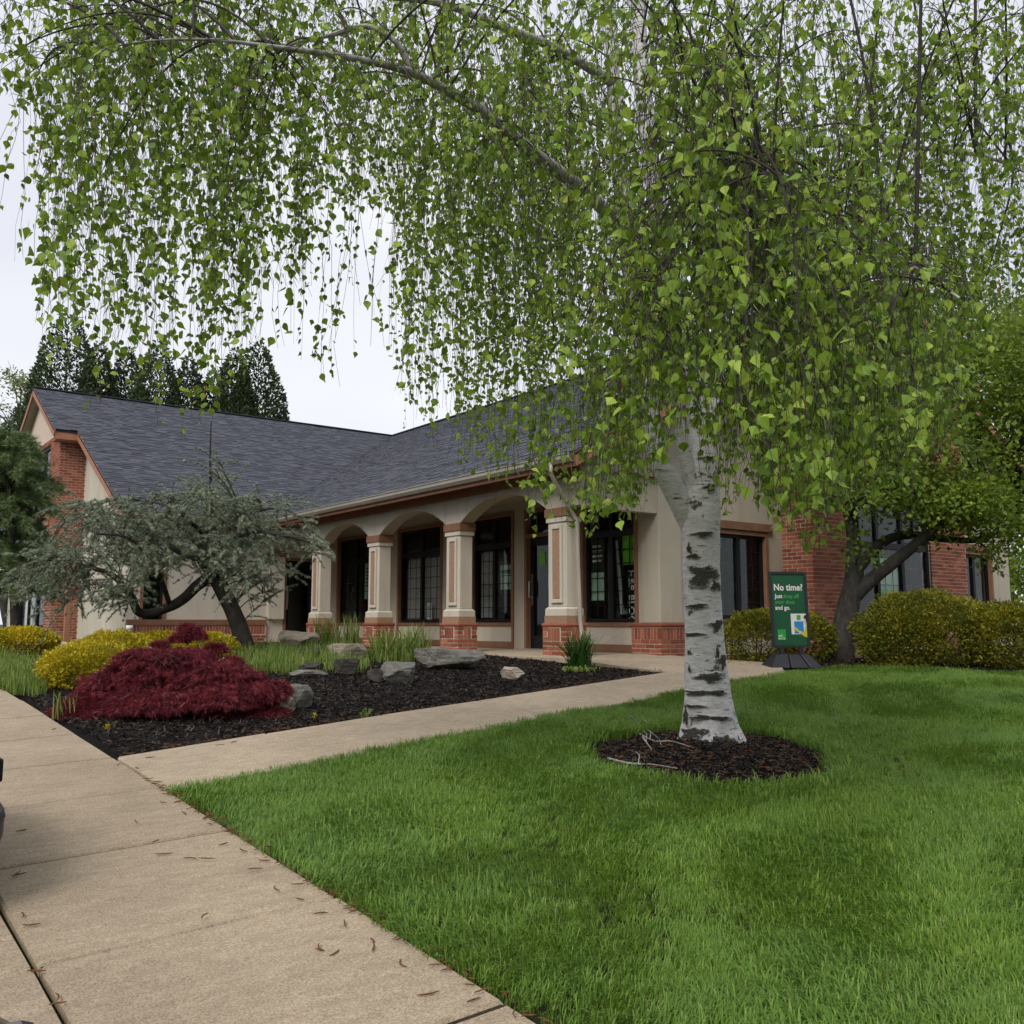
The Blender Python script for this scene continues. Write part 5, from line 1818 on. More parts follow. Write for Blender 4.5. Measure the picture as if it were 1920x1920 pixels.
cst = [cstem([(460, 1222, 0, 40), (452, 1185, 0, 33), (436, 1145, 0, 30), (414, 1100, 0, 29), (396, 1070, 0, 27), (378, 1040, 0, 22), (386, 990, .1, 16), (395, 930, .1, 8), (394, 860, .1, 4.5), (396, 790, .1, 2)], 50),
       cstem([(400, 1078, 0, 24), (370, 1098, -.1, 21), (345, 1122, -.2, 19), (318, 1138, -.2, 18), (280, 1150, -.25, 17), (258, 1146, -.3, 16), (248, 1122, -.3, 15), (232, 1100, -.35, 13), (205, 1075, -.4, 10), (150, 1060, -.5, 6), (90, 1050, -.6, 3)], 50),
       cstem([(385, 1050, 0, 18), (330, 1030, .3, 13), (270, 985, .5, 9), (200, 960, .6, 5), (150, 940, .6, 3)]),
       cstem([(388, 1045, 0, 18), (440, 1010, -.3, 14), (500, 1000, -.5, 10), (560, 1010, -.6, 6), (610, 1030, -.6, 3)]),
       cstem([(384, 1010, .1, 10), (440, 975, .3, 7), (500, 955, .4, 4), (540, 955, .4, 2)]),
       cstem([(386, 1005, .1, 9), (340, 965, -.3, 6), (300, 945, -.4, 4), (270, 940, -.4, 2)]),
       cstem([(320, 1138, -.2, 10), (290, 1060, -.6, 8), (240, 1010, -.9, 5), (180, 1000, -1.1, 3)])]
V, T, _ = merge([trunk_mesh(p_, r_, 12) for p_, r_ in cst])
np_obj('trunk', V, T, M['cedar_bark'], cedar, smooth=True)
CS = np.concatenate([p_[6:] for p_, _ in cst])
br, brr = [], []
zones = [(60, 250, 985, 1150, 26), (170, 430, 930, 1070, 42), (380, 565, 930, 1080, 26), (250, 480, 960, 1080, 30), (330, 470, 920, 990, 10), (20, 190, 1030, 1140, 24), (470, 610, 985, 1070, 5), (120, 260, 930, 1040, 14), (400, 520, 1050, 1120, 12), (375, 418, 850, 930, 6)]
for (u0, u1, v0, v1, n) in zones:
    for _ in range(n):
        T_ = dep(random.uniform(u0, u1), random.uniform(v0, v1), cd + random.uniform(-1.2, 1.1))
        dist = np.linalg.norm(CS - T_ - np.array([0, 0, -.1]), axis=1)
        S0 = CS[int(np.argmin(dist + rng.random(len(CS)) * .5))]
        ln = np.linalg.norm(T_ - S0); tt = np.linspace(0, 1, 10)[:, None]
        c1 = S0 + (T_ - S0) * .5 + np.array([0, 0, .22 * ln]) + rng.normal(size=3) * .1 * ln
        br.append((1 - tt) ** 2 * S0 + 2 * tt * (1 - tt) * c1 + tt ** 2 * T_); brr.append(np.linspace(.006 + .006 * ln, .003, 10))
main_n = len(br)
tw = []
for b in list(br):
    for _ in range(8):
        k = random.uniform(.2, 1) * 8.99; i = int(k); p0 = b[i] + (b[i + 1] - b[i]) * (k - i)
        dv = unit(b[i + 1] - b[i]) * .5 + rng.normal(size=3) * np.array([.7, .7, .35]); l = random.uniform(.18, .6)
        tt = np.linspace(0, 1, 10)[:, None]
        tw.append(p0 + unit(dv) * l * tt + np.array([0, 0, 1.0]) * (.10 * tt - .16 * tt ** 2) * l * 2)
br += tw
brr += [np.linspace(.005, .002, 10)] * len(tw)
br = np.array(br); brr = np.array(brr)
V, T = tubes_np(br, brr, 4)
o = np_obj('branches', V, T, M['grey_bark'], cedar); o['kind'] = 'stuff'
seg = np.linalg.norm(np.diff(br, axis=1), axis=2).sum(1)
cnt = (seg / .020).astype(int) + 2
ii = np.repeat(np.arange(len(br)), cnt); q = rng.random(len(ii)) * 8.99
q = np.where(ii < main_n, 2.5 + q * .72, q)
i0 = q.astype(int); fq = (q - i0)[:, None]
P = br[ii, i0] * (1 - fq) + br[ii, np.minimum(i0 + 1, 9)] * fq
NV, NTT = [], []
for k in range(9):
    a = 2 * math.pi * k / 9; e = (.25, .55, .8)[k % 3]
    dx, dy, dz = e, math.cos(a) * math.sqrt(1 - e * e), math.sin(a) * math.sqrt(1 - e * e)
    b = len(NV); sx, sy = -math.sin(a) * .10, math.cos(a) * .10
    NV += [(0, sx, sy), (0, -sx, -sy), (dx, dy, dz)]; NTT.append((b, b + 1, b + 2))
V, T, ti = leaves_np(P, rng.normal(size=P.shape) + np.array([0, 0, .8]), rng.uniform(.026, .046, len(P)), np.array(NV), np.array(NTT))
o = np_obj('needles', V, T, M['needle'], cedar, ti); o['kind'] = 'stuff'
print('cedar rosettes', len(P))

# ---- strap-leaved clumps and meadow grass
def clump(name, label, u, v, n, l0, l1, w, mat, rad, bend, group, fn=bed, seed=0, cat='plant', dd=0):
    p = hit(u, v, fn)
    if dd:
        p = p + F_ * dd; p[2] = float(fn(p[0], p[1]))
    me = blade_clump(n, rad, l0, l1, w, M[mat], name, bend, seed)
    o = bpy.data.objects.new(name, me); o.location = p; link(o)
    return tag(o, label, cat, group)


clump('daylily_clump', 'dark green strap-leaved daylily clump at the foot of the downspout', 1088, 1252, 190, .28, .62, .008, 'lily', .15, 1.7, 'leafy clumps in the bed', seed=5)
clump('iris_clump', 'largest bright green iris clump left of the long flat boulder', 735, 1240, 280, .2, .60, .007, 'blade', .32, 1.1, 'leafy clumps in the bed', seed=6)
clump('iris_clump', 'bright green iris clump at the right end of the tall grass by the boulder', 785, 1232, 110, .2, .62, .007, 'blade', .2, .9, 'leafy clumps in the bed', seed=7)
clump('iris_clump', 'upright iris clump in front of the second column from the wing', 610, 1214, 120, .2, .60, .007, 'blade', .24, .8, 'leafy clumps in the bed', seed=8, dd=.2)
clump('iris_clump', 'slim greyish iris shoots before the panel between two columns', 650, 1212, 60, .3, .62, .008, 'blade', .14, .3, 'leafy clumps in the bed', seed=9, dd=.4)
clump('iris_clump', 'small spiky iris by the dark door at the wing corner', 534, 1184, 40, .25, .5, .010, 'blade', .1, .5, 'leafy clumps in the bed', seed=10, dd=.5)
clump('grass_tuft', 'pale narrow-bladed tuft on the mulch left of the red maple', 122, 1345, 46, .12, .30, .004, 'blade', .12, .5, 'leafy clumps in the bed', seed=11)
clump('weed_sprout', 'small bright green weed sprouting at the path edge', 683, 1346, 26, .05, .12, .007, 'blade', .03, 1.3, 'leafy clumps in the bed', seed=12)
clump('weed_sprout', 'tiny lime green seedling in the mulch by the maple stones', 588, 1346, 10, .03, .07, .008, 'gold', .02, 1.3, 'leafy clumps in the bed', seed=13)
clump('weed_sprout', 'tiny yellow green seedling in front of the red maple', 200, 1366, 8, .03, .07, .008, 'gold', .02, 1.3, 'leafy clumps in the bed', seed=14)
clump('ground_cover', 'low lime ground cover ringing the daylily clump', 1088, 1257, 120, .04, .09, .008, 'blade', .26, 1.4, 'leafy clumps in the bed', seed=15)


def meadow(name, quads, n, l0, l1, mat):
    """loose tall grass over a patch given by photo-space ground corners"""
    cs = np.array([hit(u, v, bed)[:2] for u, v in quads])
    a = rng.random((n, 2))
    Q = (1 - a[:, :1]) * ((1 - a[:, 1:]) * cs[0] + a[:, 1:] * cs[1]) + a[:, :1] * ((1 - a[:, 1:]) * cs[3] + a[:, 1:] * cs[2])
    ms = [blade_clump(9, .08, l0, l1, .0035, M[mat], name, .5, 70 + k) for k in range(4)]
    return instancer(name, ms, np.stack([Q[:, 0], Q[:, 1], bed(Q[:, 0], Q[:, 1])], -1), rng.uniform(0, 6.28, n), rng.uniform(.6, 1.25, n), rng.integers(0, 4, n), M[mat])


meadow('mound_grass', [(440, 1262), (560, 1264), (600, 1222), (440, 1216)], 430, .07, .22, 'blade')
meadow('mound_grass', [(560, 1262), (690, 1264), (690, 1222), (590, 1222)], 240, .06, .20, 'blade')
meadow('verge_grass', [(-40, 1292), (70, 1306), (100, 1262), (-20, 1236)], 520, .08, .26, 'blade')

# ================================================================== trees around
def tree(name, label, base, stems_, clusters, bark, leafmat, leaf, per, group=None, tmpl=None, droop=0.0, flat=.55, cat='tree', twigs=True):
    """stems_: list of (points, radii); clusters: (centre, radius) where leaves gather"""
    th_ = thing(name, base, label, cat, group)
    V, T, _ = merge([trunk_mesh(np.array(p_), np.array(r_), 10) for p_, r_ in stems_])
    np_obj('trunk', V, T, M[bark], th_, smooth=True)
    SP = np.concatenate([np.array(p_) for p_, _ in stems_])
    C = np.array([c for c, _ in clusters]); Rr = np.array([r for _, r in clusters])
    if twigs:
        S_ = []
        for c in C:
            j = int(np.argmin(np.linalg.norm(SP - c, axis=1) + .4 * np.maximum(0, SP[:, 2] - c[2] + .2)))
            tt = np.linspace(0, 1, 8)[:, None]
            mid = (SP[j] + c) / 2 + np.array([0, 0, .12 * np.linalg.norm(c - SP[j])])
            S_.append((1 - tt) ** 2 * SP[j] + 2 * tt * (1 - tt) * mid + tt ** 2 * c)
        S_ = np.array(S_); ln = np.linalg.norm(S_[:, -1] - S_[:, 0], axis=1)
        V, T = tubes_np(S_, np.linspace(1, .25, 8)[None] * (.01 + .012 * ln)[:, None], 5)
        o = np_obj('branches', V, T, M[bark], th_); o['kind'] = 'stuff'
    if per:
        k = np.maximum(3, (per * (Rr / Rr.mean()) ** 2).astype(int))
        ii = np.repeat(np.arange(len(C)), k)
        d = rng.normal(size=(len(ii), 3)) * .5
        d[:, 2] *= flat
        P = C[ii] + d * Rr[ii][:, None]
        D = d + rng.normal(size=d.shape) * .5 + np.array([0, 0, -droop])
        tv, ttri = tmpl if tmpl else (DIA_V, DIA_T)
        V, T, ti = leaves_np(P, D, rng.uniform(leaf * .6, leaf * 1.3, len(P)), tv, ttri)
        o = np_obj('crown', V, T, M[leafmat], th_, ti); o['kind'] = 'stuff'
    return th_


def sp(rows, d, n=20):
    S_ = smooth_path([(*dep(u, v, d + dd), w * d / 1784 / 2) for u, v, dd, w in rows], n)
    return S_[:, :3], np.maximum(S_[:, 3], .004)


# dark leaning tree in front of the brick bay
rd = 15.3
st = [sp([(1572, 1240, 0, 56), (1580, 1190, 0, 45), (1592, 1130, 0, 40), (1602, 1085, 0, 36), (1600, 1010, .1, 26), (1592, 930, .2, 26), (1600, 830, .3, 18), (1620, 720, .3, 10), (1640, 620, .3, 5)], rd, 40),
      sp([(1596, 1120, 0, 34), (1630, 1090, -.1, 28), (1680, 1050, -.2, 24), (1730, 1010, -.3, 19), (1790, 960, -.4, 13), (1850, 900, -.5, 8), (1900, 860, -.5, 4)], rd, 26),
      sp([(1603, 1070, 0, 26), (1650, 1020, .2, 20), (1700, 1003, .3, 17), (1770, 1010, .3, 14), (1840, 1012, .3, 10), (1885, 985, .3, 6), (1925, 960, .3, 3)], rd, 26),
      sp([(1598, 980, .1, 20), (1560, 900, 0, 14), (1510, 830, -.2, 9), (1470, 770, -.3, 5)], rd),
      sp([(1598, 900, .2, 18), (1660, 820, 0, 14), (1730, 750, -.1, 9), (1800, 690, -.2, 5)], rd)]
cl_ = []
for _ in range(150):
    u = random.uniform(1500, 1990); v = random.uniform(560, 960) + max(0, (u - 1640)) * .16
    if 1600 < u < 1760 and v > 950: continue
    cl_.append((dep(u, v, rd + random.uniform(-1.6, .5)), random.uniform(.35, .75)))
for (u, v) in [(1830, 985), (1880, 1000), (1850, 1030), (1905, 1015), (1790, 960), (1760, 930), (1700, 950), (1640, 960), (1870, 1055), (1890, 960), (1610, 1040), (1600, 1000), (1650, 930), (1700, 915), (1740, 900), (1770, 985), (1560, 930), (1620, 900), (1680, 880), (1730, 965), (1820, 930), (1860, 900)]:
    cl_.append((dep(u, v, rd - .4), random.uniform(.22, .42)))
tree('leaning_tree', 'dark multi-stemmed leaning tree in front of the brick bay window', dep(1575, 1222, rd), st, cl_, 'grey_bark', 'oak', .085, 230)

# far trees
def far_tree(label, u, d, vtop, w, leafmat, leaf, n, per, group, vb=1150, bare=False, flat=.7):
    b = dep(u, 1168, d); b[2] = .7
    h = dep(u, vtop, d)[2]
    s = d / 1784
    st_ = [(np.array([b + (h - b[2]) * .8 * t * Z_ + .01 * rng.normal(size=3) * h for t in np.linspace(0, 1, 8)]), np.linspace(.035 * h * .5, .03, 8))]
    cl = []
    for _ in range(n):
        t = random.uniform(.12, 1)
        rr = (w / 2) * s * math.sqrt(max(0.02, 1 - (2 * (t - .45) / 1.15) ** 2)) * math.sqrt(random.random())
        a = random.uniform(0, 6.28)
        cl.append((np.array([b[0] + rr * math.cos(a), b[1] + rr * math.sin(a), b[2] + (h - b[2]) * t]), random.uniform(.5, 1.0) * w * s * .16))
    return tree('background_tree', label, b, st_, cl, 'grey_bark', leafmat, leaf, per, group, flat=flat)


G = 'trees beyond the building'
far_tree('tall dark green tree behind the right end of the building', 1830, 33, 470, 380, 'oak', .17, 90, 110, G)
far_tree('dark green tree at the right frame edge beyond the gable', 1990, 30, 560, 330, 'oak', .17, 80, 110, G)
far_tree('lighter green tree in the gap right of the gable', 1900, 44, 690, 260, 'spring', .2, 50, 90, G)
far_tree('pale yellow green tree low behind the left gable', 10, 52, 700, 160, 'spring', .16, 46, 110, G)


# bare tree at the left edge: forks down to fine twigs
def bare_tree(label, u, d, vtop, spread, seed):
    r = random.Random(seed)
    b = dep(u, 1168, d); b[2] = .7
    h = dep(u, vtop, d)[2] - b[2]
    segs = []
    def grow(p, dr, l, rad, lev):
        pts = [p]
        for k in range(5):
            dr = unit(dr + np.array([r.gauss(0, .13), r.gauss(0, .13), r.gauss(.03, .08)])); p = p + dr * l / 5; pts.append(p)
        segs.append((np.array(pts), np.linspace(rad, rad * .6, 6)))
        if lev == 0: return
        for _ in range(3 if lev > 1 else 4):
            k = r.randint(2, 5)
            nd = unit(dr + np.array([r.gauss(0, spread), r.gauss(0, spread), r.gauss(.1, .3)]))
            grow(pts[k], nd, l * r.uniform(.55, .8), rad * .5, lev - 1)
    grow(b, np.array([0, 0, 1.0]), h * .36, h * .012, 5)
    th_ = thing('bare_tree', b, label, 'tree', G)
    V, T = tubes_np(np.array([s_[0] for s_ in segs[:1]]), np.array([s_[1] for s_ in segs[:1]]), 8)
    np_obj('trunk', V, T, M['grey_bark'], th_)
    V, T = tubes_np(np.array([s_[0] for s_ in segs[1:]]), np.maximum(np.array([s_[1] for s_ in segs[1:]]), .008), 3)
    o = np_obj('branches', V, T, M['grey_bark'], th_); o['kind'] = 'stuff'


bare_tree('leafless grey tree at the left frame edge behind the building', -12, 46, 560, .55, 3)
bare_tree('thin leafless treetop peeping over the ridge between the roofs', 548, 70, 775, .6, 5)

# arborvitae row behind the west wing
SPR_V = np.array([(0, 0, 0), (.35, .28, .05), (.7, .34, 0), (1, .05, -.03), (.75, -.3, 0), (.35, -.25, .04)])
SPR_T = np.array([(0, 2, 1), (0, 3, 2), (0, 4, 3), (0, 5, 4)])
for k, (u, vt, w, lab) in enumerate([
        (98, 590, 120, 'tallest dark arborvitae, leftmost of the row behind the gable'),
        (160, 640, 70, 'slim dark arborvitae right beside the tallest leftmost one'),
        (215, 652, 72, 'dark arborvitae third from the left in the row behind the roof'),
        (275, 637, 84, 'dark pointed arborvitae in the middle of the row behind the roof'),
        (335, 668, 70, 'short dark arborvitae fourth from the right end of the row'),
        (385, 690, 70, 'lowest dark arborvitae between two taller ones in the row'),
        (424, 652, 72, 'dark arborvitae next to the right end of the row behind the roof'),
        (470, 640, 92, 'broad dark arborvitae at the right end of the row')]):
    d = 44 + (k % 3) * 1.2
    b = dep(u, 1168, d); b[2] = .7
    h = dep(u, vt, d)[2] - b[2]; s = d / 1784
    n = 19000
    t = 1 - np.sqrt(rng.random(n)) * .62
    R0 = w * .78 * s * np.clip((1 - t) / .40, 0, 1) ** .62
    a = rng.uniform(0, 6.28, n)
    rr = R0 * (1 - np.abs(rng.normal(size=n)) * .2) * (1 + .08 * np.sin(a * 3 + t * 19 + k) + .07 * np.sin(t * 43 + a * 4) + .03 * rng.normal(size=n))
    P = b + np.stack([rr * np.cos(a), rr * np.sin(a), t * h], -1)
    D = np.stack([np.cos(a), np.sin(a), np.full(n, 1.0)], -1) + rng.normal(size=(n, 3)) * .6
    th_ = thing('arborvitae', b, lab, 'tree', 'arborvitae row behind the building')
    V, T, ti = leaves_np(P, D, rng.uniform(.11, .24, n), DIA_V, DIA_T)
    o = np_obj('crown', V, T, M['arbor'], th_, ti); o['kind'] = 'stuff'
    np_obj('trunk', *tube_np(np.array([b, b + Z_ * h * .5, b + Z_ * h * .85]), np.array([.22, .12, .02]), 8), M['grey_bark'], th_)

# soft-needled pine at the left edge
pd_ = 18.5
b = dep(26, 1190, pd_); b[2] = float(terr(b[0], b[1])) - .05
pine = thing('white_pine', b, 'soft blue green pine with grey trunk at the left frame edge', 'tree')
top = dep(12, 790, pd_)
V, T = trunk_mesh(*sp([(30, 1195, 0, 20), (28, 1150, 0, 17), (24, 1050, 0, 14), (14, 900, 0, 9), (10, 800, 0, 4)], pd_, 24), 12)
np_obj('trunk', V, T, M['grey_bark'], pine, smooth=True)
S_, NP, ND = [], [], []
for _ in range(170):
    v = random.uniform(800, 1105); z0 = dep(14, v, pd_)
    a = random.uniform(0, 6.28); l = (.35 + .75 * min(1, (v - 780) / 120)) * random.uniform(.7, 1.1)
    tt = np.linspace(0, 1, 8)[:, None]
    dv = np.array([math.cos(a), math.sin(a), 0])
    B = z0 + dv * l * tt + Z_ * (.25 * tt - .55 * tt ** 2) * l
    S_.append(B)
    for _ in range(70):
        q = random.uniform(.15, 1) * 6.99; i = int(q)
        NP.append(B[i] + (B[i + 1] - B[i]) * (q - i) + rng.normal(size=3) * .045); ND.append(dv * .5 + rng.normal(size=3) * .45 + np.array([0, 0, -.35]))
V, T = tubes_np(np.array(S_), np.tile(np.linspace(.016, .004, 8), (len(S_), 1)), 4)
o = np_obj('branches', V, T, M['grey_bark'], pine); o['kind'] = 'stuff'
TV, TT = [], []
for k in range(8):
    a = 2 * math.pi * k / 8; sx, sy = -math.sin(a) * .035, math.cos(a) * .035; b_ = len(TV); e = .30 + .08 * (k % 3)
    TV += [(0, sx, sy), (0, -sx, -sy), (.9, math.cos(a) * e, math.sin(a) * e)]; TT.append((b_, b_ + 1, b_ + 2))
V, T, ti = leaves_np(np.array(NP), np.array(ND), rng.uniform(.12, .22, len(NP)), np.array(TV), np.array(TT))
o = np_obj('needles', V, T, M['pine'], pine, ti); o['kind'] = 'stuff'

# woods across the parking lot, seen only as reflections in the glass
n = 34000
q = rng.random(n)
Wx = np.where(q < .6, -34 + rng.normal(size=n) * 2.0, rng.uniform(-30, 45, n)); Wy = np.where(q < .6, rng.uniform(-28, 60, n), -30 + rng.normal(size=n) * 2.0)
hh = 8.5 + 2.6 * np.sin(Wx * .35 + Wy * .31) + 1.3 * np.sin(Wy * .9 + Wx * .7)
Wz = rng.random(n) ** .8 * hh
V, T, ti = leaves_np(np.stack([Wx, Wy, Wz - .6], -1), rng.normal(size=(n, 3)), rng.uniform(.5, 1.1, n), DIA_V, DIA_T)
o = np_obj('distant_woods', V, T, M['oak'], None, ti); o['kind'] = 'stuff'

# ================================================================== sign in front of the shrub
M['poster_green'] = m_plain('poster_green', (.012, .085, .036), .45, .4, .05, 3)
M['logo_green'] = m_plain('logo_green', (.03, .33, .06), .5, .3, .03)
M['text_green'] = m_plain('text_green', (.075, .36, .065), .5, .3, .03)
M['sky_blue'] = m_plain('poster_blue', (.03, .24, .56), .5, .3, .03)
M['yellow'] = m_plain('poster_yellow', (.55, .52, .03), .5, .3, .03)
M['skin'] = m_plain('poster_skin', (.75, .50, .42), .5, .3, .03)
M['dark_plastic'] = m_plain('dark_plastic', (.028, .028, .034), .5, .35, .15)
gd = 13.55
sb = dep(1483, 1250, gd); sb[2] = float(terr(sb[0], sb[1]))
sign = thing('sidewalk_sign', sb, 'green poster sign in black frame on weighted base beside the lawn', 'sign')
ang = math.radians(-6)
su = R_ * math.cos(ang) - F_ * math.sin(ang); sn = np.cross(su, Z_)
tilt = -.03
PWd, PH = .555, 1.075
o0 = dep(1482, 1214, gd)


class SF:
    def p(s, x, n, y):
        """x,y metres on the sign face from its bottom centre, n outwards"""
        return o0 + su * (x + tilt * (y - PH / 2) ) + sn * n + Z_ * y


sf_ = SF()
fm = MB(); fw_ = .035
fm.box(-PWd / 2, -PWd / 2 + fw_, -.02, .02, 0, PH, sf_).box(PWd / 2 - fw_, PWd / 2, -.02, .02, 0, PH, sf_).box(-PWd / 2 + fw_, PWd / 2 - fw_, -.02, .02, 0, fw_, sf_).box(-PWd / 2 + fw_, PWd / 2 - fw_, -.02, .02, PH - fw_, PH, sf_)
fm.build('frame', M['dark_plastic'], sign)
X0, XS = -PWd / 2 + fw_, PWd - 2 * fw_
Y0, YSZ = fw_, PH - 2 * fw_
poster = MB().box(X0, X0 + XS, -.008, .004, Y0, Y0 + YSZ, sf_).build('poster', M['poster_green'], sign)


def fx(px): return X0 + (px - 365) / 505 * XS
def fy(py): return Y0 + (1330 - py) / 1010 * YSZ


def flat(name, pts, mat, n):
    P = [sf_.p(fx(a), n, fy(b)) for a, b in pts]
    return MB().poly(P, [tuple(range(len(P)))[::-1]]).build(name, M[mat], poster)


def rect(name, x0, x1, y0, y1, mat, n): return flat(name, [(x0, y0), (x1, y0), (x1, y1), (x0, y1)], mat, n)


def fit_text(s, x0, x1, base, mat, bold=.012):
    cu = bpy.data.curves.new('t', 'FONT'); cu.body = s; cu.size = 1; cu.offset = bold; cu.resolution_u = 4
    tmp = bpy.data.objects.new('t', cu); col.objects.link(tmp); bpy.context.view_layer.update()
    me = bpy.data.meshes.new_from_object(tmp.evaluated_get(bpy.context.evaluated_depsgraph_get()))
    bpy.data.objects.remove(tmp); bpy.data.curves.remove(cu)
    xs = [v.co.x for v in me.vertices]
    k = (fx(x1) - fx(x0)) / (max(xs) - min(xs)); mn = min(xs)
    for v in me.vertices:
        q = sf_.p(fx(x0) + (v.co.x - mn) * k, .0075, fy(base) + v.co.y * k * 1.12); v.co = q
    me.materials.clear(); me.materials.append(M[mat])
    o = bpy.data.objects.new('lettering', me); return link(o, poster)


fit_text('No time?', 400, 840, 553, 'white', .025)
fit_text('Just', 400, 522, 663, 'white', .025)
fit_text('drop off', 537, 780, 663, 'text_green', .02)
fit_text('your docs', 402, 704, 745, 'text_green', .02)
fit_text('and go.', 403, 632, 829, 'white', .025)
rect('picture', 633, 868, 885, 1178, 'white', .005)
rect('picture_sign', 722, 784, 905, 976, 'text_green', .006)
rect('picture_screen', 680, 822, 995, 1168, 'sky_blue', .006)
flat('picture_arm', [(676, 1072), (712, 1080), (742, 1110), (752, 1138), (732, 1142), (690, 1122), (672, 1105)], 'yellow', .0072)
flat('picture_coat', [(868, 1030), (895, 1008), (905, 1215), (850, 1222), (800, 1195), (765, 1160), (790, 1140), (822, 1150)], 'yellow', .0072)
flat('picture_hand', [(735, 1140), (765, 1128), (792, 1140), (775, 1165), (750, 1168)], 'skin', .0084)
flat('picture_face', [(828, 955), (850, 950), (858, 1000), (858, 1030), (832, 1030), (824, 985)], 'skin', .0084)
flat('picture_hair', [(830, 925), (850, 903), (885, 905), (905, 930), (905, 1008), (880, 1012), (862, 1000), (858, 962), (832, 950)], 'ink', .0096)
rect('logo', 418, 542, 1110, 1256, 'logo_green', .006)
fit_text('H&R', 426, 492, 1212, 'white', .02)
fit_text('BLOCK', 426, 532, 1250, 'white', .02)
# legs and the moulded, water-filled base
for sx in (-.14, .14):
    MB().beam(sf_.p(sx, 0, .0), sf_.p(sx, 0, -.12), .05, .03, up=tuple(sn)).build('leg', M['dark_plastic'], sign)
bw = .36
for (a, b) in ((-.38, -.105), (-.095, .17), (.18, .38)):
    ca, cb_ = a * .62, b * .62
    P = [sb + su * a + sn * .26, sb + su * b + sn * .26, sb + su * b - sn * .26, sb + su * a - sn * .26,
         sb + su * ca + sn * .09 + Z_ * .19, sb + su * cb_ + sn * .09 + Z_ * .19, sb + su * cb_ - sn * .09 + Z_ * .19, sb + su * ca - sn * .09 + Z_ * .19]
    MB().poly(P, [(3, 2, 1, 0), (4, 5, 6, 7), (0, 1, 5, 4), (1, 2, 6, 5), (2, 3, 7, 6), (3, 0, 4, 7)]).build('base', M['dark_plastic'], sign, bevel=.02)

# ================================================================== small things by the west wing
p = dep(123, 1212, 16.5); p[2] = float(bed(p[0], p[1]))
mb = MB().box(-.045, .045, -.045, .045, -.1, 1.35)
mb.poly([(-.045, -.045, 1.351), (.045, -.045, 1.351), (.045, .045, 1.351), (-.045, .045, 1.351), (0, 0, 1.39)], [(0, 1, 4), (1, 2, 4), (2, 3, 4), (3, 0, 4)])
o = mb.build('wooden_post', M['rust'], None, bevel=.006); o.location = p
tag(o, 'square rust brown post standing in front of the brick gable', 'post')
p = dep(242, 1188, 17.5); p[2] = float(bed(p[0], p[1]))
o = MB().tube([(0, 0, -.1), (0, 0, .40), (0, 0, .42), (0, 0, .48)], [.045, .045, .06, .06], 12).build('vent_pipe', M['white'], None, smooth=True); o.location = p
tag(o, 'short white capped pipe in front of the wing wall', 'pipe')
p = dep(196, 1218, 17.0); p[2] = float(bed(p[0], p[1])) + .02
st_ = thing('yard_stand', p, 'small white A-shaped stand above the golden shrubs', 'stand')
for sx in (-1, 1):
    MB().beam(p + R_ * sx * .11, p + R_ * sx * .02 + Z_ * .34, .035, .02).build('leg', M['white'], st_)
MB().beam(p - R_ * .07 + Z_ * .15 - F_ * .012, p + R_ * .07 + Z_ * .15 - F_ * .012, .02, .03).build('crossbar', M['white'], st_)


# ================================================================== two cars parked nose-in at the kerb
M['rubber'] = m_plain('rubber', (.014, .014, .015), .8, .2, .2, 40)
M['lens'] = m_plain('lamp_lens', (.05, .05, .055), .15, .6, .05)
M['car_glass'] = m_plain('car_glass', (.012, .014, .016), .08, .6, .05)


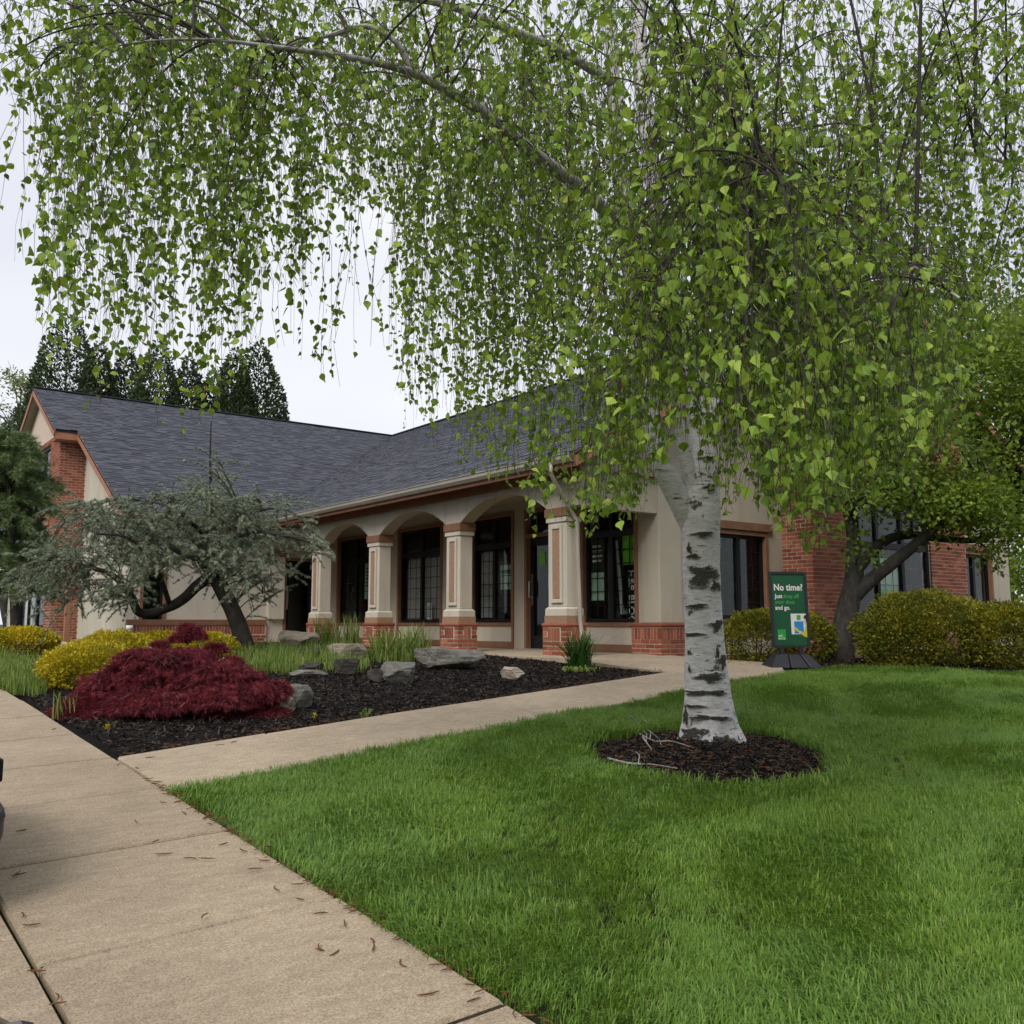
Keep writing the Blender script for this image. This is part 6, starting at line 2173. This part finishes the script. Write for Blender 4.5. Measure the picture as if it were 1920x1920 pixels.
def car(name, label, front, side, paint, group):
    """front: x of the bumper, side: y of the right flank (lower y); nose points along +X"""
    fx_, y0 = front, side
    g = float(terr(fx_ - 2.2, y0 + .9)) - .14
    Wd, Ln = 1.84, 4.5
    yc = y0 + Wd / 2
    base = (fx_ - Ln / 2, yc, g)
    root_ = thing(name, base, label, 'car', group)
    pm = m_plain(name + '_paint', paint, .25, .55, .06, 2)
    def loft(rows, nm, mat, par):
        P, n = [], None
        for (x, hw, zb, zm, hs, zt, ht) in rows:
            half = [(hw * .86, zb), (hw * .98, zb + .08), (hw, zb + .2), (hs, zm), (ht, zt - .03), (ht * .9, zt)]
            ring_ = [(yc + y, z) for y, z in half] + [(yc - y, z) for y, z in reversed(half)]
            n = len(ring_)
            P += [(fx_ + x, y, g + z) for y, z in ring_]
        m_ = len(rows)
        fs = [(j * n + i, j * n + (i + 1) % n, (j + 1) * n + (i + 1) % n, (j + 1) * n + i) for j in range(m_ - 1) for i in range(n)]
        fs += [tuple(range(n))[::-1], tuple((m_ - 1) * n + i for i in range(n))]
        o = MB().poly(P, fs).build(nm, mat, par, smooth=True)
        md = o.modifiers.new('sub', 'SUBSURF'); md.levels = 1; md.render_levels = 2
        return o
    h = Wd / 2
    loft([(-.03, h * .74, .40, .60, h * .74, .70, h * .62), (-.10, h * .86, .34, .66, h * .86, .78, h * .74), (-.35, h * .96, .30, .74, h * .95, .86, h * .84), (-.9, h, .28, .82, h * .97, .94, h * .84), (-1.35, h, .28, .90, h * .97, 1.0, h * .84),
          (-3.6, h, .28, .94, h * .97, 1.03, h * .84), (-4.2, h * .97, .30, .92, h * .95, 1.02, h * .8), (-4.47, h * .88, .38, .80, h * .86, .92, h * .74)], 'body', pm, root_)
    loft([(-1.45, h * .80, .94, .99, h * .80, 1.02, h * .74), (-2.05, h * .80, .94, 1.2, h * .76, 1.40, h * .62), (-2.5, h * .80, .94, 1.22, h * .76, 1.47, h * .62), (-3.4, h * .80, .94, 1.2, h * .76, 1.45, h * .62), (-4.1, h * .80, .94, 1.0, h * .78, 1.06, h * .7)], 'cabin', M['car_glass'], root_)
    loft([(-2.15, h * .64, 1.40, 1.43, h * .62, 1.46, h * .55), (-2.6, h * .64, 1.43, 1.48, h * .63, 1.51, h * .55), (-3.4, h * .64, 1.40, 1.45, h * .62, 1.48, h * .55)], 'roof', pm, root_)
    loft([(.0, h * .78, .36, .50, h * .80, .56, h * .76), (-.10, h * .93, .33, .50, h * .94, .57, h * .92), (-.40, h * 1.01, .30, .50, h * 1.01, .57, h * 1.0), (-.55, h * 1.01, .30, .50, h * 1.01, .57, h * 1.0)], 'bumper', M['dark_plastic'], root_)
    for sy in (-1, 1):
        MB().box(fx_ - .20, fx_ - .06, yc + sy * h * .46 - .16, yc + sy * h * .46 + .16, g + .66, g + .76).build('headlight', M['lens'], root_, bevel=.03)
        MB().box(fx_ - 1.75, fx_ - 1.62, yc + sy * (h + .08) - .08, yc + sy * (h + .08) + .08, g + .98, g + 1.10).build('mirror', M['dark_plastic'], root_, bevel=.03)
        for xw in (-.9, -3.55):
            wh = MB().lathe((fx_ + xw, yc + sy * (h - .10), g + .33), [(.20, -.11), (.31, -.11), (.33, -.08), (.33, .08), (.31, .11), (.20, .11)], 24, (0, 1, 0)).build('wheel', M['rubber'], root_, smooth=False)
            MB().lathe((fx_ + xw, yc + sy * (h - .10), g + .33), [(.205, -.10), (.205, .10), (.1, .112), (.04, .115)] if sy > 0 else [(.04, -.115), (.1, -.112), (.205, -.10), (.205, .10)], 20, (0, 1, 0)).build('rim', M['metal'], wh)
    MB().box(fx_ - .045, fx_ - .0, yc - .38, yc + .38, g + .60, g + .70).build('grille', M['black'], root_, bevel=.01)
    return root_


car('parked_car', 'black bumper corner of a car nosed up to the kerb at the left frame edge', .755, 4.12, (.02, .022, .025), 'cars parked at the kerb')
car('parked_car', 'dark green car corner at the bottom left corner of the picture', .462, .50, (.012, .022, .018), 'cars parked at the kerb')
